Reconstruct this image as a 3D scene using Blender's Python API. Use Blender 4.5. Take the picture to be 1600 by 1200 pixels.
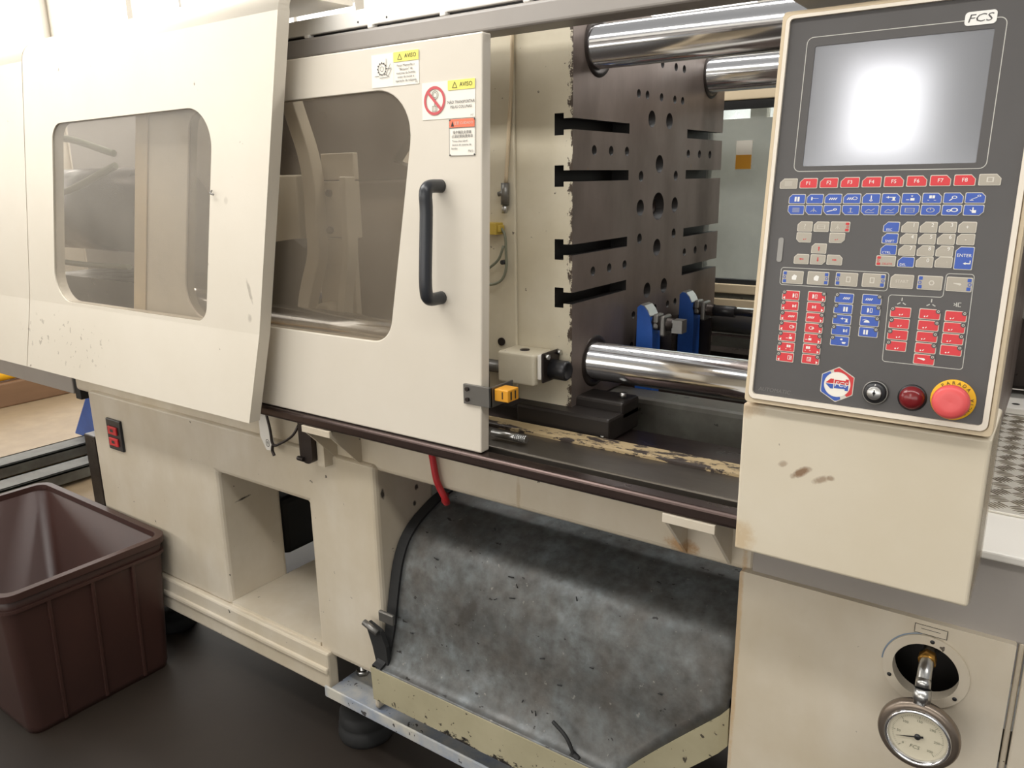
import bpy, bmesh, math, random
from mathutils import Vector, Matrix
from mathutils.geometry import tessellate_polygon

random.seed(7)
for o in list(bpy.data.objects):
    bpy.data.objects.remove(o)
scene = bpy.context.scene
COL = scene.collection
PI = math.pi

# ------------------------------------------------------------------ camera
cam_d = bpy.data.cameras.new('camera')
cam_d.sensor_width = 36.0
cam_d.lens = 1226.0 / 1600.0 * 36.0
cam_d.clip_start = 0.02
cam = bpy.data.objects.new('camera', cam_d)
COL.objects.link(cam)
RW = Matrix(((0.8191, 0.1342, -0.5577), (0.5735, -0.2163, 0.7902), (-0.0146, -0.9671, -0.2541)))
right = RW.col[0]; up = -RW.col[1]; back = -RW.col[2]
m = Matrix((right, up, back)).transposed().to_4x4()
m = m.to_quaternion().to_matrix().to_4x4()
m.translation = Vector((0, 0, 1.5))
cam.matrix_world = m
scene.camera = cam

# ------------------------------------------------------------------ light, world, exposure
vs = scene.view_settings
vs.view_transform = 'Standard'
vs.look = 'None'
vs.gamma = 1.0
vs.use_curve_mapping = False
vs.exposure = -0.12

world = bpy.data.worlds.new('hall_light')
scene.world = world
world.use_nodes = True
bg = world.node_tree.nodes['Background']
bg.inputs[0].default_value = (1.0, 0.985, 0.955, 1)
bg.inputs[1].default_value = 0.42


def area(name, loc, target, sx, sy, power, col=(1, 0.98, 0.945)):
    d = bpy.data.lights.new(name, 'AREA')
    d.shape = 'RECTANGLE'
    d.size = sx
    d.size_y = sy
    d.energy = power
    d.color = col
    o = bpy.data.objects.new(name, d)
    COL.objects.link(o)
    o.location = loc
    o.rotation_euler = (Vector(target) - Vector(loc)).to_track_quat('-Z', 'Y').to_euler()
    return o


area('ceiling_lamp_above_guard', (-2.2, 0.72, 2.7), (-2.1, 1.25, 1.7), 1.7, 0.4, 27)
area('ceiling_lamp_above_aisle', (-0.6, -0.3, 3.4), (-0.6, 1.0, 1.0), 7.0, 0.24, 85)
area('ceiling_lamp_behind_viewer', (-1.2, -3.9, 3.1), (-0.5, 1.0, 1.4), 0.5, 0.75, 16, (1, 0.97, 0.93))
area('ceiling_lamp_over_machine', (-1.1, 2.2, 3.4), (-1.1, 1.9, 1.0), 6.0, 0.24, 95)
area('ceiling_lamp_far_hall', (-5.0, 3.2, 4.2), (-5.2, 2.4, 0), 2.5, 2.0, 45, (1, 0.95, 0.87))


# ------------------------------------------------------------------ materials
def lin(c):
    return tuple((v / 255 / 12.92 if v <= 10.3 else ((v / 255 + 0.055) / 1.055) ** 2.4) for v in c)


class MB:
    """small node-material builder"""

    def __init__(self, name, col, rough=0.5, metal=0.0, spec=0.5):
        self.m = bpy.data.materials.new(name)
        self.m.use_nodes = True
        self.nt = self.m.node_tree
        self.b = self.nt.nodes['Principled BSDF']
        self.b.inputs['Roughness'].default_value = rough
        self.b.inputs['Metallic'].default_value = metal
        self.b.inputs['Specular IOR Level'].default_value = spec
        self.col = self.rgb(col)
        self.tc = None
        self.link(self.col, self.b.inputs['Base Color'])

    def link(self, a, b):
        self.nt.links.new(a, b)

    def rgb(self, c):
        n = self.nt.nodes.new('ShaderNodeRGB')
        n.outputs[0].default_value = (*c, 1)
        return n.outputs[0]

    def coord(self):
        if not self.tc:
            self.tc = self.nt.nodes.new('ShaderNodeTexCoord').outputs['Object']
        return self.tc

    def noise(self, scale, detail=4, rough=0.6, stretch=None, dist=0.0):
        v = self.coord()
        if stretch:
            mp = self.nt.nodes.new('ShaderNodeMapping')
            mp.inputs['Scale'].default_value = stretch
            self.link(v, mp.inputs[0])
            v = mp.outputs[0]
        n = self.nt.nodes.new('ShaderNodeTexNoise')
        n.inputs['Scale'].default_value = scale
        n.inputs['Detail'].default_value = detail
        n.inputs['Roughness'].default_value = rough
        n.inputs['Distortion'].default_value = dist
        self.link(v, n.inputs['Vector'])
        return n.outputs[0]

    def ramp(self, v, a, b, lo=0.0, hi=1.0):
        n = self.nt.nodes.new('ShaderNodeMapRange')
        n.inputs[1].default_value = a
        n.inputs[2].default_value = b
        n.inputs[3].default_value = lo
        n.inputs[4].default_value = hi
        self.link(v, n.inputs[0])
        return n.outputs[0]

    def math(self, op, a, b):
        n = self.nt.nodes.new('ShaderNodeMath')
        n.operation = op
        for i, v in enumerate((a, b)):
            if isinstance(v, (int, float)):
                n.inputs[i].default_value = v
            else:
                self.link(v, n.inputs[i])
        return n.outputs[0]

    def sep(self, axis):
        n = self.nt.nodes.new('ShaderNodeSeparateXYZ')
        self.link(self.coord(), n.inputs[0])
        return n.outputs[axis]

    def mix(self, fac, col):
        n = self.nt.nodes.new('ShaderNodeMix')
        n.data_type = 'RGBA'
        if isinstance(fac, (int, float)):
            n.inputs[0].default_value = fac
        else:
            self.link(fac, n.inputs[0])
        self.link(self.col, n.inputs[6])
        if isinstance(col, tuple):
            n.inputs[7].default_value = (*col, 1)
        else:
            self.link(col, n.inputs[7])
        self.col = n.outputs[2]
        self.link(self.col, self.b.inputs['Base Color'])
        return self

    def vary(self, col, scale=5, amount=0.5, stretch=None, detail=5):
        return self.mix(self.ramp(self.noise(scale, detail, stretch=stretch), 0.35, 0.7, 0, amount), col)

    def specks(self, col, scale=60, thr=0.68, amount=0.9, stretch=None):
        return self.mix(self.ramp(self.noise(scale, 3, 0.65, stretch), thr, thr + 0.02, 0, amount), col)

    def bump(self, scale, strength, stretch=None, detail=4):
        n = self.nt.nodes.new('ShaderNodeBump')
        n.inputs['Strength'].default_value = strength
        n.inputs['Distance'].default_value = 0.004
        self.link(self.noise(scale, detail, stretch=stretch), n.inputs['Height'])
        self.link(n.outputs[0], self.b.inputs['Normal'])
        return self

    def roughvar(self, scale, a, b, stretch=None):
        self.link(self.ramp(self.noise(scale, 4, stretch=stretch), 0.3, 0.7, a, b), self.b.inputs['Roughness'])
        return self

    def stain(self, cx, cz, rx, rz, ang, col, amount=0.8, axes=(0, 2)):
        """a smear with its own place and shape"""
        dx = self.math('SUBTRACT', self.sep(axes[0]), cx)
        dz = self.math('SUBTRACT', self.sep(axes[1]), cz)
        ca, sa = math.cos(ang), math.sin(ang)
        u = self.math('DIVIDE', self.math('ADD', self.math('MULTIPLY', dx, ca), self.math('MULTIPLY', dz, sa)), rx)
        v = self.math('DIVIDE', self.math('SUBTRACT', self.math('MULTIPLY', dz, ca), self.math('MULTIPLY', dx, sa)), rz)
        d = self.math('ADD', self.math('MULTIPLY', u, u), self.math('MULTIPLY', v, v))
        n = self.noise(70, 4, 0.7)
        d = self.math('ADD', d, self.math('MULTIPLY', self.math('SUBTRACT', n, 0.5), 1.8))
        return self.mix(self.ramp(d, 0.2, 1.0, amount, 0), col)


def simple(name, rgb, rough=0.5, metal=0.0, spec=0.5):
    return MB(name, lin(rgb), rough, metal, spec).m


CREAM = lin((216, 208, 193))
CREAM_D = lin((180, 166, 142))
DARK = lin((42, 38, 35))

x = MB('cream_paint', CREAM, 0.38)
x.vary(lin((207, 198, 181)), 2.2, 0.7).specks(lin((120, 108, 92)), 46, 0.735, 0.8)
x.stain(-1.497, 1.262, 0.006, 0.03, 0.3, lin((120, 110, 98)), 0.5)
x.stain(-1.503, 1.20, 0.008, 0.012, 0, lin((130, 120, 108)), 0.4)
x.stain(-1.56, 1.46, 0.008, 0.01, 0, lin((150, 140, 125)), 0.3)
dx = x.math('DIVIDE', x.math('SUBTRACT', x.sep(0), -2.36), 0.3)
dz = x.math('DIVIDE', x.math('SUBTRACT', x.sep(2), 1.06), 0.09)
rg = x.ramp(x.math('ADD', x.math('MULTIPLY', dx, dx), x.math('MULTIPLY', dz, dz)), 0.2, 1.0, 1, 0)
x.mix(x.math('MULTIPLY', rg, x.ramp(x.noise(52, 2, 0.5), 0.665, 0.68, 0, 0.55)), lin((112, 100, 86)))
x.bump(180, 0.03)
M_cream = x.m

x = MB('cream_paint_door', lin((214, 206, 192)), 0.34)
x.vary(lin((203, 194, 178)), 1.8, 0.7).specks(lin((120, 108, 92)), 30, 0.76, 0.6)
M_door = x.m

x = MB('cream_paint_base', lin((212, 203, 187)), 0.45)
x.vary(lin((192, 180, 158)), 3.0, 0.9).vary(lin((186, 170, 142)), 9, 0.35, (1, 1, 0.3)).specks(lin((60, 52, 45)), 38, 0.715, 0.9)
x.stain(-0.50, 0.852, 0.035, 0.02, 0, lin((168, 120, 58)), 0.7)
x.stain(-0.385, 0.70, 0.006, 0.3, 0, lin((180, 140, 84)), 0.5)
x.stain(-0.86, 0.87, 0.006, 0.05, 0, lin((160, 134, 92)), 0.4)
for a in ((1.245, 0.775, 0.008, 0.016), (1.365, 0.752, 0.008, 0.009), (1.355, 0.712, 0.007, 0.009), (1.30, 0.60, 0.03, 0.004)):
    x.stain(a[0], a[1], a[2], a[3], 0.1, lin((48, 42, 38)), 0.95, (1, 2))
x.bump(160, 0.04)
M_base = x.m

x = MB('cream_paint_console_box', lin((218, 208, 188)), 0.42)
x.vary(lin((208, 196, 172)), 4, 0.6).specks(lin((90, 78, 64)), 48, 0.74, 0.9)
for a in ((-0.287, 1.108, 0.008, 0.005, 0.5, 0.5), (-0.262, 1.1, 0.018, 0.0065, 0.6, 0.85), (-0.235, 1.095, 0.014, 0.006, 0.5, 0.6), (-0.222, 1.1, 0.006, 0.005, 0.3, 0.6)):
    x.stain(a[0], a[1], a[2], a[3], a[4], lin((120, 84, 52)), a[5])
x.stain(-0.345, 1.185, 0.03, 0.02, 0, lin((176, 140, 92)), 0.5)
x.stain(-0.345, 0.985, 0.03, 0.03, 0, lin((186, 152, 100)), 0.5)
M_conbox = x.m

x = MB('cream_paint_chipped_platen', lin((212, 204, 184)), 0.42)
x.vary(lin((192, 182, 158)), 5, 0.8)
edge = x.ramp(x.sep(0), -0.872, -0.832, -0.22, 0.19)
x.mix(x.ramp(x.math('ADD', x.noise(30, 8, 0.8, (1.4, 1, 1)), edge), 0.64, 0.66, 0, 1), lin((70, 58, 50)))
x.specks(lin((62, 52, 46)), 50, 0.695, 0.9)
x.bump(60, 0.06)
M_platen = x.m

x = MB('brown_machined_steel', lin((136, 124, 117)), 0.42, 0.7)
x.vary(lin((108, 94, 86)), 6, 0.8, (1, 1, 0.35)).specks(lin((150, 120, 90)), 26, 0.72, 0.35)
x.roughvar(7, 0.34, 0.55)
M_platen_steel = x.m

M_hole = simple('black_recess_and_shade', (26, 23, 22), 0.5)  # dark slot steel; also black standing in for shade in holes and gaps
x = MB('dark_oiled_steel', lin((62, 54, 50)), 0.35, 0.6)
x.vary(lin((40, 35, 33)), 9, 0.7, (0.2, 1, 1)).roughvar(12, 0.25, 0.5)
M_darksteel = x.m
x = MB('brown_guide_rail_steel', lin((88, 74, 70)), 0.3, 0.8)
x.vary(lin((60, 50, 47)), 6, 0.7, (0.15, 1, 1)).roughvar(9, 0.2, 0.42, (0.3, 1, 1))
M_rail = x.m
x = MB('grey_worn_ledge_steel', lin((112, 106, 98)), 0.36, 0.8)
x.vary(lin((66, 58, 54)), 7, 0.9, (0.3, 1, 1)).specks(lin((200, 186, 150)), 40, 0.72, 0.6)
M_ledge = x.m
x = MB('tan_paint_flaking', lin((168, 148, 112)), 0.6)
x.mix(x.ramp(x.noise(22, 6, 0.75, (0.35, 1, 1)), 0.5, 0.53, 0, 1), lin((52, 42, 36)))
x.bump(40, 0.4)
M_flake = x.m
x = MB('chrome_plated_steel', lin((226, 226, 228)), 0.13, 1.0)
x.roughvar(60, 0.09, 0.2, (0.02, 1, 1))
M_chrome = x.m
M_steel = simple('bright_steel', (190, 190, 188), 0.28, 1.0)
M_greymetal = simple('grey_metal', (128, 126, 122), 0.38, 0.8)
x = MB('grey_painted_frame', lin((158, 152, 146)), 0.4)
x.vary(lin((140, 134, 128)), 3, 0.6)
M_grey = x.m
x = MB('grey_green_casting', lin((104, 104, 96)), 0.5)
x.vary(lin((70, 64, 58)), 8, 0.9).specks(lin((40, 36, 32)), 30, 0.68, 0.8)
M_cast = x.m
M_black = simple('black_plastic', (34, 34, 36), 0.38)
M_rubber = simple('black_rubber', (30, 30, 30), 0.7)
M_handle = simple('charcoal_handle_plastic', (46, 48, 52), 0.32)
M_white = simple('white_enamel', (232, 228, 220), 0.4)

x = MB('scratched_galvanised_sheet', lin((124, 130, 132)), 0.4, 0.4)
x.vary(lin((78, 78, 76)), 5, 0.95, None, 8).vary(lin((92, 84, 76)), 14, 0.7).vary(lin((66, 64, 60)), 34, 0.75, None, 8).specks(lin((176, 172, 162)), 70, 0.69, 0.3).specks(lin((34, 30, 28)), 42, 0.675, 0.85, (0.6, 1, 1))
x.stain(-1.02, 0.53, 0.02, 0.06, -0.5, lin((60, 54, 48)), 0.55)
x.roughvar(11, 0.38, 0.56)
x.bump(26, 0.22)
M_sheet = x.m
x = MB('olive_cream_chipped_paint', lin((176, 168, 140)), 0.5)
x.vary(lin((154, 146, 118)), 6, 0.7)
low = x.ramp(x.sep(2), 0.285, 0.252, 0, 0.2)
x.mix(x.ramp(x.math('ADD', x.noise(15, 7, 0.75, (0.6, 1, 1)), low), 0.65, 0.665, 0, 1), lin((40, 36, 32)))
x.specks(lin((48, 42, 36)), 60, 0.665, 0.9)
M_olive = x.m
x = MB('white_blue_smeared_channel', lin((192, 188, 176)), 0.5)
x.vary(lin((96, 122, 160)), 9, 0.8).specks(lin((44, 38, 34)), 34, 0.66, 0.9)
M_channel = x.m
x = MB('brown_bin_plastic', lin((66, 42, 36)), 0.42)
x.vary(lin((54, 35, 31)), 4, 0.6)
M_bin = x.m

x = MB('console_overlay_charcoal', lin((76, 73, 72)), 0.4)
x.vary(lin((69, 66, 65)), 9, 0.5)
M_overlay = x.m
M_screen = simple('dead_grey_screen_glass', (136, 138, 144), 0.15, 0.5, 0.8)
M_line = simple('pale_printed_line', (190, 188, 180), 0.5)
M_redkey = simple('red_key', (208, 44, 52), 0.4)
M_bluekey = simple('blue_key', (46, 82, 170), 0.4)
M_greykey = simple('warm_grey_key', (168, 160, 146), 0.42)
M_border = simple('pale_key_border', (206, 200, 186), 0.45)
M_print = simple('white_print', (232, 230, 224), 0.5)
M_printgrey = simple('light_grey_print', (205, 200, 188), 0.5)
M_printred = simple('red_print', (200, 48, 50), 0.5)
M_printblue = simple('blue_print', (52, 86, 170), 0.5)
M_printblack = simple('black_print', (44, 42, 42), 0.6)
M_printdim = simple('dim_grey_print', (112, 109, 105), 0.5)
M_tan = simple('yellowed_console_plastic', (204, 186, 156), 0.45)
M_creamrim = simple('cream_console_rim', (226, 216, 200), 0.4)
M_mush = simple('faded_red_mushroom', (222, 88, 88), 0.38)
M_pilot = simple('dark_red_lens', (116, 28, 32), 0.2)
M_yellow = simple('yellow_ring', (236, 178, 24), 0.45)
M_yellowlab = simple('pale_yellow_label', (232, 222, 110), 0.5)
M_orangelab = simple('orange_red_label', (232, 120, 88), 0.5)
M_paper = simple('white_label', (236, 230, 218), 0.45)
M_signred = simple('prohibition_red', (198, 84, 88), 0.5)
M_amber = simple('amber_switch_plastic', (214, 150, 40), 0.4)
M_yelconn = simple('dull_yellow_connector', (196, 168, 74), 0.5)
M_blue = MB('blue_paint', lin((42, 92, 176)), 0.4).vary(lin((34, 70, 140)), 9, 0.7).m
M_redhose = simple('red_hose', (176, 34, 40), 0.45)
M_wire = simple('grey_green_cable', (120, 122, 104), 0.5)
M_brass = simple('brass', (170, 128, 62), 0.35, 0.9)
M_bezel = simple('bronzed_steel_bezel', (138, 126, 114), 0.34, 0.8)
M_dial = simple('ivory_dial', (206, 198, 176), 0.4)
x = MB('tread_plate_aluminium', lin((224, 219, 208)), 0.35, 0.35)
x.roughvar(16, 0.28, 0.45)
M_tread = x.m
M_treadbar = simple('grey_brown_tread_bars', (132, 122, 106), 0.45, 0.4)  # bars coloured darker than the plate they stand on
x = MB('dim_interior_brown', lin((120, 110, 98)), 0.5)  # dull brown carries the dim look of the interior behind the door window
M_dim_in = x.m


def dusty(name, dust, facd, tint):
    mm = bpy.data.materials.new(name)
    mm.use_nodes = True
    nt = mm.node_tree
    b = nt.nodes['Principled BSDF']
    b.inputs['Base Color'].default_value = (*dust, 1)
    b.inputs['Roughness'].default_value = 0.28
    out = nt.nodes['Material Output']
    tr = nt.nodes.new('ShaderNodeBsdfTransparent')
    tr.inputs[0].default_value = (*tint, 1)
    mx = nt.nodes.new('ShaderNodeMixShader')
    tcn = nt.nodes.new('ShaderNodeTexCoord')
    n = nt.nodes.new('ShaderNodeTexNoise')
    n.inputs['Scale'].default_value = 6
    n.inputs['Detail'].default_value = 5
    nt.links.new(tcn.outputs['Object'], n.inputs['Vector'])
    mr = nt.nodes.new('ShaderNodeMapRange')
    mr.inputs[1].default_value = 0.3
    mr.inputs[2].default_value = 0.7
    mr.inputs[3].default_value = facd * 0.8
    mr.inputs[4].default_value = facd * 1.2
    nt.links.new(n.outputs[0], mr.inputs[0])
    nt.links.new(mr.outputs[0], mx.inputs[0])
    nt.links.new(tr.outputs[0], mx.inputs[1])
    nt.links.new(b.outputs[0], mx.inputs[2])
    nt.links.new(mx.outputs[0], out.inputs[0])
    return mm


M_pane_a = dusty('dusty_acrylic', lin((168, 162, 152)), 0.26, (0.93, 0.91, 0.88))
M_pane_b = dusty('smoky_acrylic', lin((140, 130, 116)), 0.32, (0.8, 0.77, 0.72))
M_pane_c = dusty('rear_greenish_acrylic', lin((176, 178, 174)), 0.45, (0.8, 0.84, 0.83))

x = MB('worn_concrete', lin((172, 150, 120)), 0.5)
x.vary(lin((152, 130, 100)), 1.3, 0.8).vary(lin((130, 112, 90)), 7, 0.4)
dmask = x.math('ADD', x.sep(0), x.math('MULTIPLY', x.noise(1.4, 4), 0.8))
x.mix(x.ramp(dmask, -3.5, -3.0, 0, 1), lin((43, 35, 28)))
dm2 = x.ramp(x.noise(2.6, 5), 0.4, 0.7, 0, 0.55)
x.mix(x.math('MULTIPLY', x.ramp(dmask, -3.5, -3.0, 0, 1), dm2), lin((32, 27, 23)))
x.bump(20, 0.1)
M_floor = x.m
x = MB('white_hall_wall', lin((236, 230, 218)), 0.8)
M_wall = x.m


def emit(name, col, s):
    mm = bpy.data.materials.new(name)
    mm.use_nodes = True
    b = mm.node_tree.nodes['Principled BSDF']
    b.inputs['Base Color'].default_value = (0.8, 0.8, 0.8, 1)
    b.inputs['Emission Color'].default_value = (*col, 1)
    b.inputs['Emission Strength'].default_value = s
    return mm


M_daylight = emit('daylit_window_glass', (1, 0.98, 0.94), 3.0)


# ------------------------------------------------------------------ mesh helpers
def box(bm, x0, x1, y0, y1, z0, z1, mi=0):
    v = [bm.verts.new((a, b, c)) for a in (x0, x1) for b in (y0, y1) for c in (z0, z1)]
    fs = []
    for q in ((0, 1, 3, 2), (4, 6, 7, 5), (0, 4, 5, 1), (2, 3, 7, 6), (0, 2, 6, 4), (1, 5, 7, 3)):
        f = bm.faces.new([v[i] for i in q])
        f.material_index = mi
        fs.append(f)
    return fs


def cyl(bm, p0, p1, r0, r1=None, seg=24, mi=0, caps=True):
    p0 = Vector(p0)
    p1 = Vector(p1)
    r1 = r0 if r1 is None else r1
    d = (p1 - p0).normalized()
    a = d.orthogonal().normalized()
    b = d.cross(a)
    A = []
    B = []
    for i in range(seg):
        t = 2 * PI * i / seg
        u = a * math.cos(t) + b * math.sin(t)
        A.append(bm.verts.new(p0 + u * r0))
        B.append(bm.verts.new(p1 + u * r1))
    for i in range(seg):
        j = (i + 1) % seg
        f = bm.faces.new((A[i], A[j], B[j], B[i]))
        f.material_index = mi
        f.smooth = True
    if caps:
        f = bm.faces.new(list(reversed(A)))
        f.material_index = mi
        f = bm.faces.new(B)
        f.material_index = mi


def lathe(bm, c, axis, prof, seg=40, mi=0):
    """prof: (radius, distance along axis) points"""
    c = Vector(c)
    d = Vector(axis).normalized()
    a = d.orthogonal().normalized()
    b = d.cross(a)
    rings = []
    for r, h in prof:
        rings.append([bm.verts.new(c + d * h + (a * math.cos(2 * PI * i / seg) + b * math.sin(2 * PI * i / seg)) * max(r, 1e-5)) for i in range(seg)])
    for k in range(len(rings) - 1):
        for i in range(seg):
            j = (i + 1) % seg
            f = bm.faces.new((rings[k][i], rings[k][j], rings[k + 1][j], rings[k + 1][i]))
            f.material_index = mi
            f.smooth = True


def smooth_path(pts, n=6):
    pts = [Vector(p) for p in pts]
    out = []
    P = [pts[0] * 2 - pts[1]] + pts + [pts[-1] * 2 - pts[-2]]
    for i in range(1, len(P) - 2):
        for k in range(n):
            t = k / n
            a, b, c, d = P[i - 1], P[i], P[i + 1], P[i + 2]
            out.append(0.5 * ((2 * b) + (c - a) * t + (2 * a - 5 * b + 4 * c - d) * t * t + (3 * b - a - 3 * c + d) * t ** 3))
    out.append(pts[-1])
    return out


def tube(bm, pts, r, seg=10, mi=0, curve=6):
    pts = smooth_path(pts, curve) if curve else [Vector(p) for p in pts]
    d0 = (pts[1] - pts[0]).normalized()
    a = d0.orthogonal().normalized()
    rings = []
    for i, p in enumerate(pts):
        d = (pts[min(i + 1, len(pts) - 1)] - pts[max(i - 1, 0)]).normalized()
        a = (a - d * a.dot(d)).normalized()
        b = d.cross(a)
        rings.append([bm.verts.new(p + (a * math.cos(2 * PI * k / seg) + b * math.sin(2 * PI * k / seg)) * r) for k in range(seg)])
    for i in range(len(rings) - 1):
        for k in range(seg):
            j = (k + 1) % seg
            f = bm.faces.new((rings[i][k], rings[i][j], rings[i + 1][j], rings[i + 1][k]))
            f.smooth = True
            f.material_index = mi
    for rg in (rings[0], rings[-1]):
        f = bm.faces.new(rg)
        f.material_index = mi


def flat(bm, loops, mp, mi=0):
    """tessellated 2-D polygon with holes through mapper mp(u, v)"""
    tri = tessellate_polygon([[Vector((u, v, 0)) for u, v in lp] for lp in loops])
    vs_ = [bm.verts.new(mp(u, v)) for lp in loops for u, v in lp]
    for t in tri:
        try:
            f = bm.faces.new([vs_[i] for i in t])
            f.material_index = mi
        except ValueError:
            pass


def slab(bm, loops, front, backm, mi=0, mis=None):
    """2-D polygon with holes given thickness between two mappers"""
    tri = tessellate_polygon([[Vector((u, v, 0)) for u, v in lp] for lp in loops])
    A = [[bm.verts.new(front(u, v)) for u, v in lp] for lp in loops]
    B = [[bm.verts.new(backm(u, v)) for u, v in lp] for lp in loops]
    fa = [v for l in A for v in l]
    fb = [v for l in B for v in l]
    for t in tri:
        for L in (fa, fb):
            try:
                f = bm.faces.new([L[i] for i in t])
                f.material_index = mi
            except ValueError:
                pass
    for la, lb in zip(A, B):
        n = len(la)
        for i in range(n):
            j = (i + 1) % n
            f = bm.faces.new((la[i], la[j], lb[j], lb[i]))
            f.material_index = mi if mis is None else mis


def rrect(x0, x1, z0, z1, r, seg=5):
    if not isinstance(r, (tuple, list)):
        r = (r, r, r, r)
    out = []
    for cx, cz, a0, rr in ((x1 - r[0], z1 - r[0], 0, r[0]), (x0 + r[1], z1 - r[1], 90, r[1]), (x0 + r[2], z0 + r[2], 180, r[2]), (x1 - r[3], z0 + r[3], 270, r[3])):
        if rr < 1e-6:
            out.append((cx, cz))
            continue
        for k in range(seg + 1):
            t = math.radians(a0 + 90 * k / seg)
            out.append((cx + rr * math.cos(t), cz + rr * math.sin(t)))
    return out


def roundpoly(pts, radii, seg=6):
    """round the corners of a 2-D polygon"""
    out = []
    n = len(pts)
    for i in range(n):
        p = Vector(pts[i])
        a = Vector(pts[i - 1]) - p
        b = Vector(pts[(i + 1) % n]) - p
        r = radii[i] if isinstance(radii, (list, tuple)) else radii
        if r <= 0:
            out.append(tuple(p))
            continue
        a.normalize()
        b.normalize()
        h = math.acos(max(-1, min(1, a.dot(b)))) / 2
        d = r / math.tan(h)
        c = p + (a + b).normalized() * (r / math.sin(h))
        s = p + a * d - c
        e = p + b * d - c
        ang = s.angle_signed(e)
        a0 = math.atan2(s.y, s.x)
        for k in range(seg + 1):
            t = a0 - ang * k / seg
            out.append((c.x + r * math.cos(t), c.y + r * math.sin(t)))
    return out


def circ(cx, cz, r, n=24):
    return [(cx + r * math.cos(2 * PI * i / n), cz + r * math.sin(2 * PI * i / n)) for i in range(n)]


def outline(pts, w):
    """closed band of width w inside polygon pts -> two loops"""
    n = len(pts)
    area2 = sum(pts[i][0] * pts[(i + 1) % n][1] - pts[(i + 1) % n][0] * pts[i][1] for i in range(n))
    sg = 1 if area2 > 0 else -1
    inn = []
    for i in range(n):
        p0, p1, p2 = Vector(pts[i - 1]), Vector(pts[i]), Vector(pts[(i + 1) % n])
        e1 = (p1 - p0)
        e2 = (p2 - p1)
        if e1.length < 1e-9 or e2.length < 1e-9:
            inn.append(tuple(p1))
            continue
        n1 = Vector((-e1.y, e1.x)).normalized() * sg
        n2 = Vector((-e2.y, e2.x)).normalized() * sg
        k = n1 + n2
        k = k / max(0.3, k.dot(n1))
        inn.append((p1.x + k.x * w, p1.y + k.y * w))
    return [pts, inn]


def strip2(a, b, w):
    a = Vector(a)
    b = Vector(b)
    d = (b - a).normalized()
    n = Vector((-d.y, d.x)) * w / 2
    return [tuple(a + n), tuple(b + n), tuple(b - n), tuple(a - n)]


def obj(name, bm, mats, parent=None, bevel=0.0, seg=2, local=False, angle=30):
    bmesh.ops.recalc_face_normals(bm, faces=bm.faces)
    me = bpy.data.meshes.new(name)
    bm.to_mesh(me)
    bm.free()
    for mm in (mats if isinstance(mats, (list, tuple)) else [mats]):
        me.materials.append(mm)
    o = bpy.data.objects.new(name, me)
    COL.objects.link(o)
    if bevel:
        md = o.modifiers.new('bevel', 'BEVEL')
        md.width = bevel
        md.segments = seg
        md.limit_method = 'ANGLE'
        md.angle_limit = math.radians(angle)
        md.harden_normals = False
    if parent:
        o.parent = parent
        if not local:
            o.matrix_parent_inverse = root_inv(parent)
    return o


def root_inv(p):
    r = p
    while r.parent:
        r = r.parent
    if p is r:
        return Matrix.Translation(-Vector(r.location)) if tuple(r.rotation_euler) == (0, 0, 0) else r.matrix_basis.inverted()
    return Matrix.Identity(4)


def thing(name, label, cat, loc, group=None, rot=(0, 0, 0)):
    o = bpy.data.objects.new(name, None)
    o.empty_display_size = 0.05
    COL.objects.link(o)
    o.location = loc
    o.rotation_euler = rot
    return tag(o, label, cat, group)


def tag(o, label, cat, group=None):
    o['label'] = label
    o['category'] = cat
    if group:
        o['group'] = group
    return o


def struct(o, label=None):
    o['kind'] = 'structure'
    if label:
        o['label'] = label
    return o


def nb():
    return bmesh.new()


def P(name, parent, mats, build, bevel=0.0, label=None, **k):
    bm = bmesh.new()
    build(bm)
    o = obj(name, bm, mats, parent, bevel, **k)
    if label:
        o['label'] = label
    return o


_txt = {}


def text_loops(s, size):
    cu = bpy.data.curves.new('t', 'FONT')
    cu.body = s
    cu.size = size
    cu.resolution_u = 2
    cu.align_x = 'CENTER'
    cu.align_y = 'CENTER'
    o = bpy.data.objects.new('t', cu)
    COL.objects.link(o)
    me = bpy.data.meshes.new_from_object(o)
    vv = [tuple(v.co)[:2] for v in me.vertices]
    ff = [tuple(p.vertices) for p in me.polygons]
    bpy.data.objects.remove(o)
    bpy.data.curves.remove(cu)
    bpy.data.meshes.remove(me)
    return vv, ff


def text(bm, s, size, cx, cz, mp, mi=0, rot=0.0, sx=1.0, shear=0.0):
    vv, ff = text_loops(s, size)
    ca, sa = math.cos(rot), math.sin(rot)
    V = []
    for u, v in vv:
        u = u * sx + v * shear
        V.append(bm.verts.new(mp(cx + u * ca - v * sa, cz + u * sa + v * ca)))
    for f in ff:
        try:
            q = bm.faces.new([V[i] for i in f])
            q.material_index = mi
        except ValueError:
            pass


# ================================================================== SETTING
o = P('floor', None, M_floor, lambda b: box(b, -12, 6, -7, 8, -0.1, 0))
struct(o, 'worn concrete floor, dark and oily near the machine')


def wall_b(b):
    box(b, -12, 6, 6.0, 6.2, 0, 1.9)
    box(b, -12, 6, 6.0, 6.2, 4.6, 6.5)
    for x0 in (-12, -10.05, -8.05, -6.05, -4.05, -2.05, -0.05, 1.95, 3.95):
        box(b, x0, x0 + 0.12, 6.0, 6.2, 1.9, 4.6)


struct(P('wall_back', None, M_wall, wall_b), 'white rear hall wall')


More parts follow.
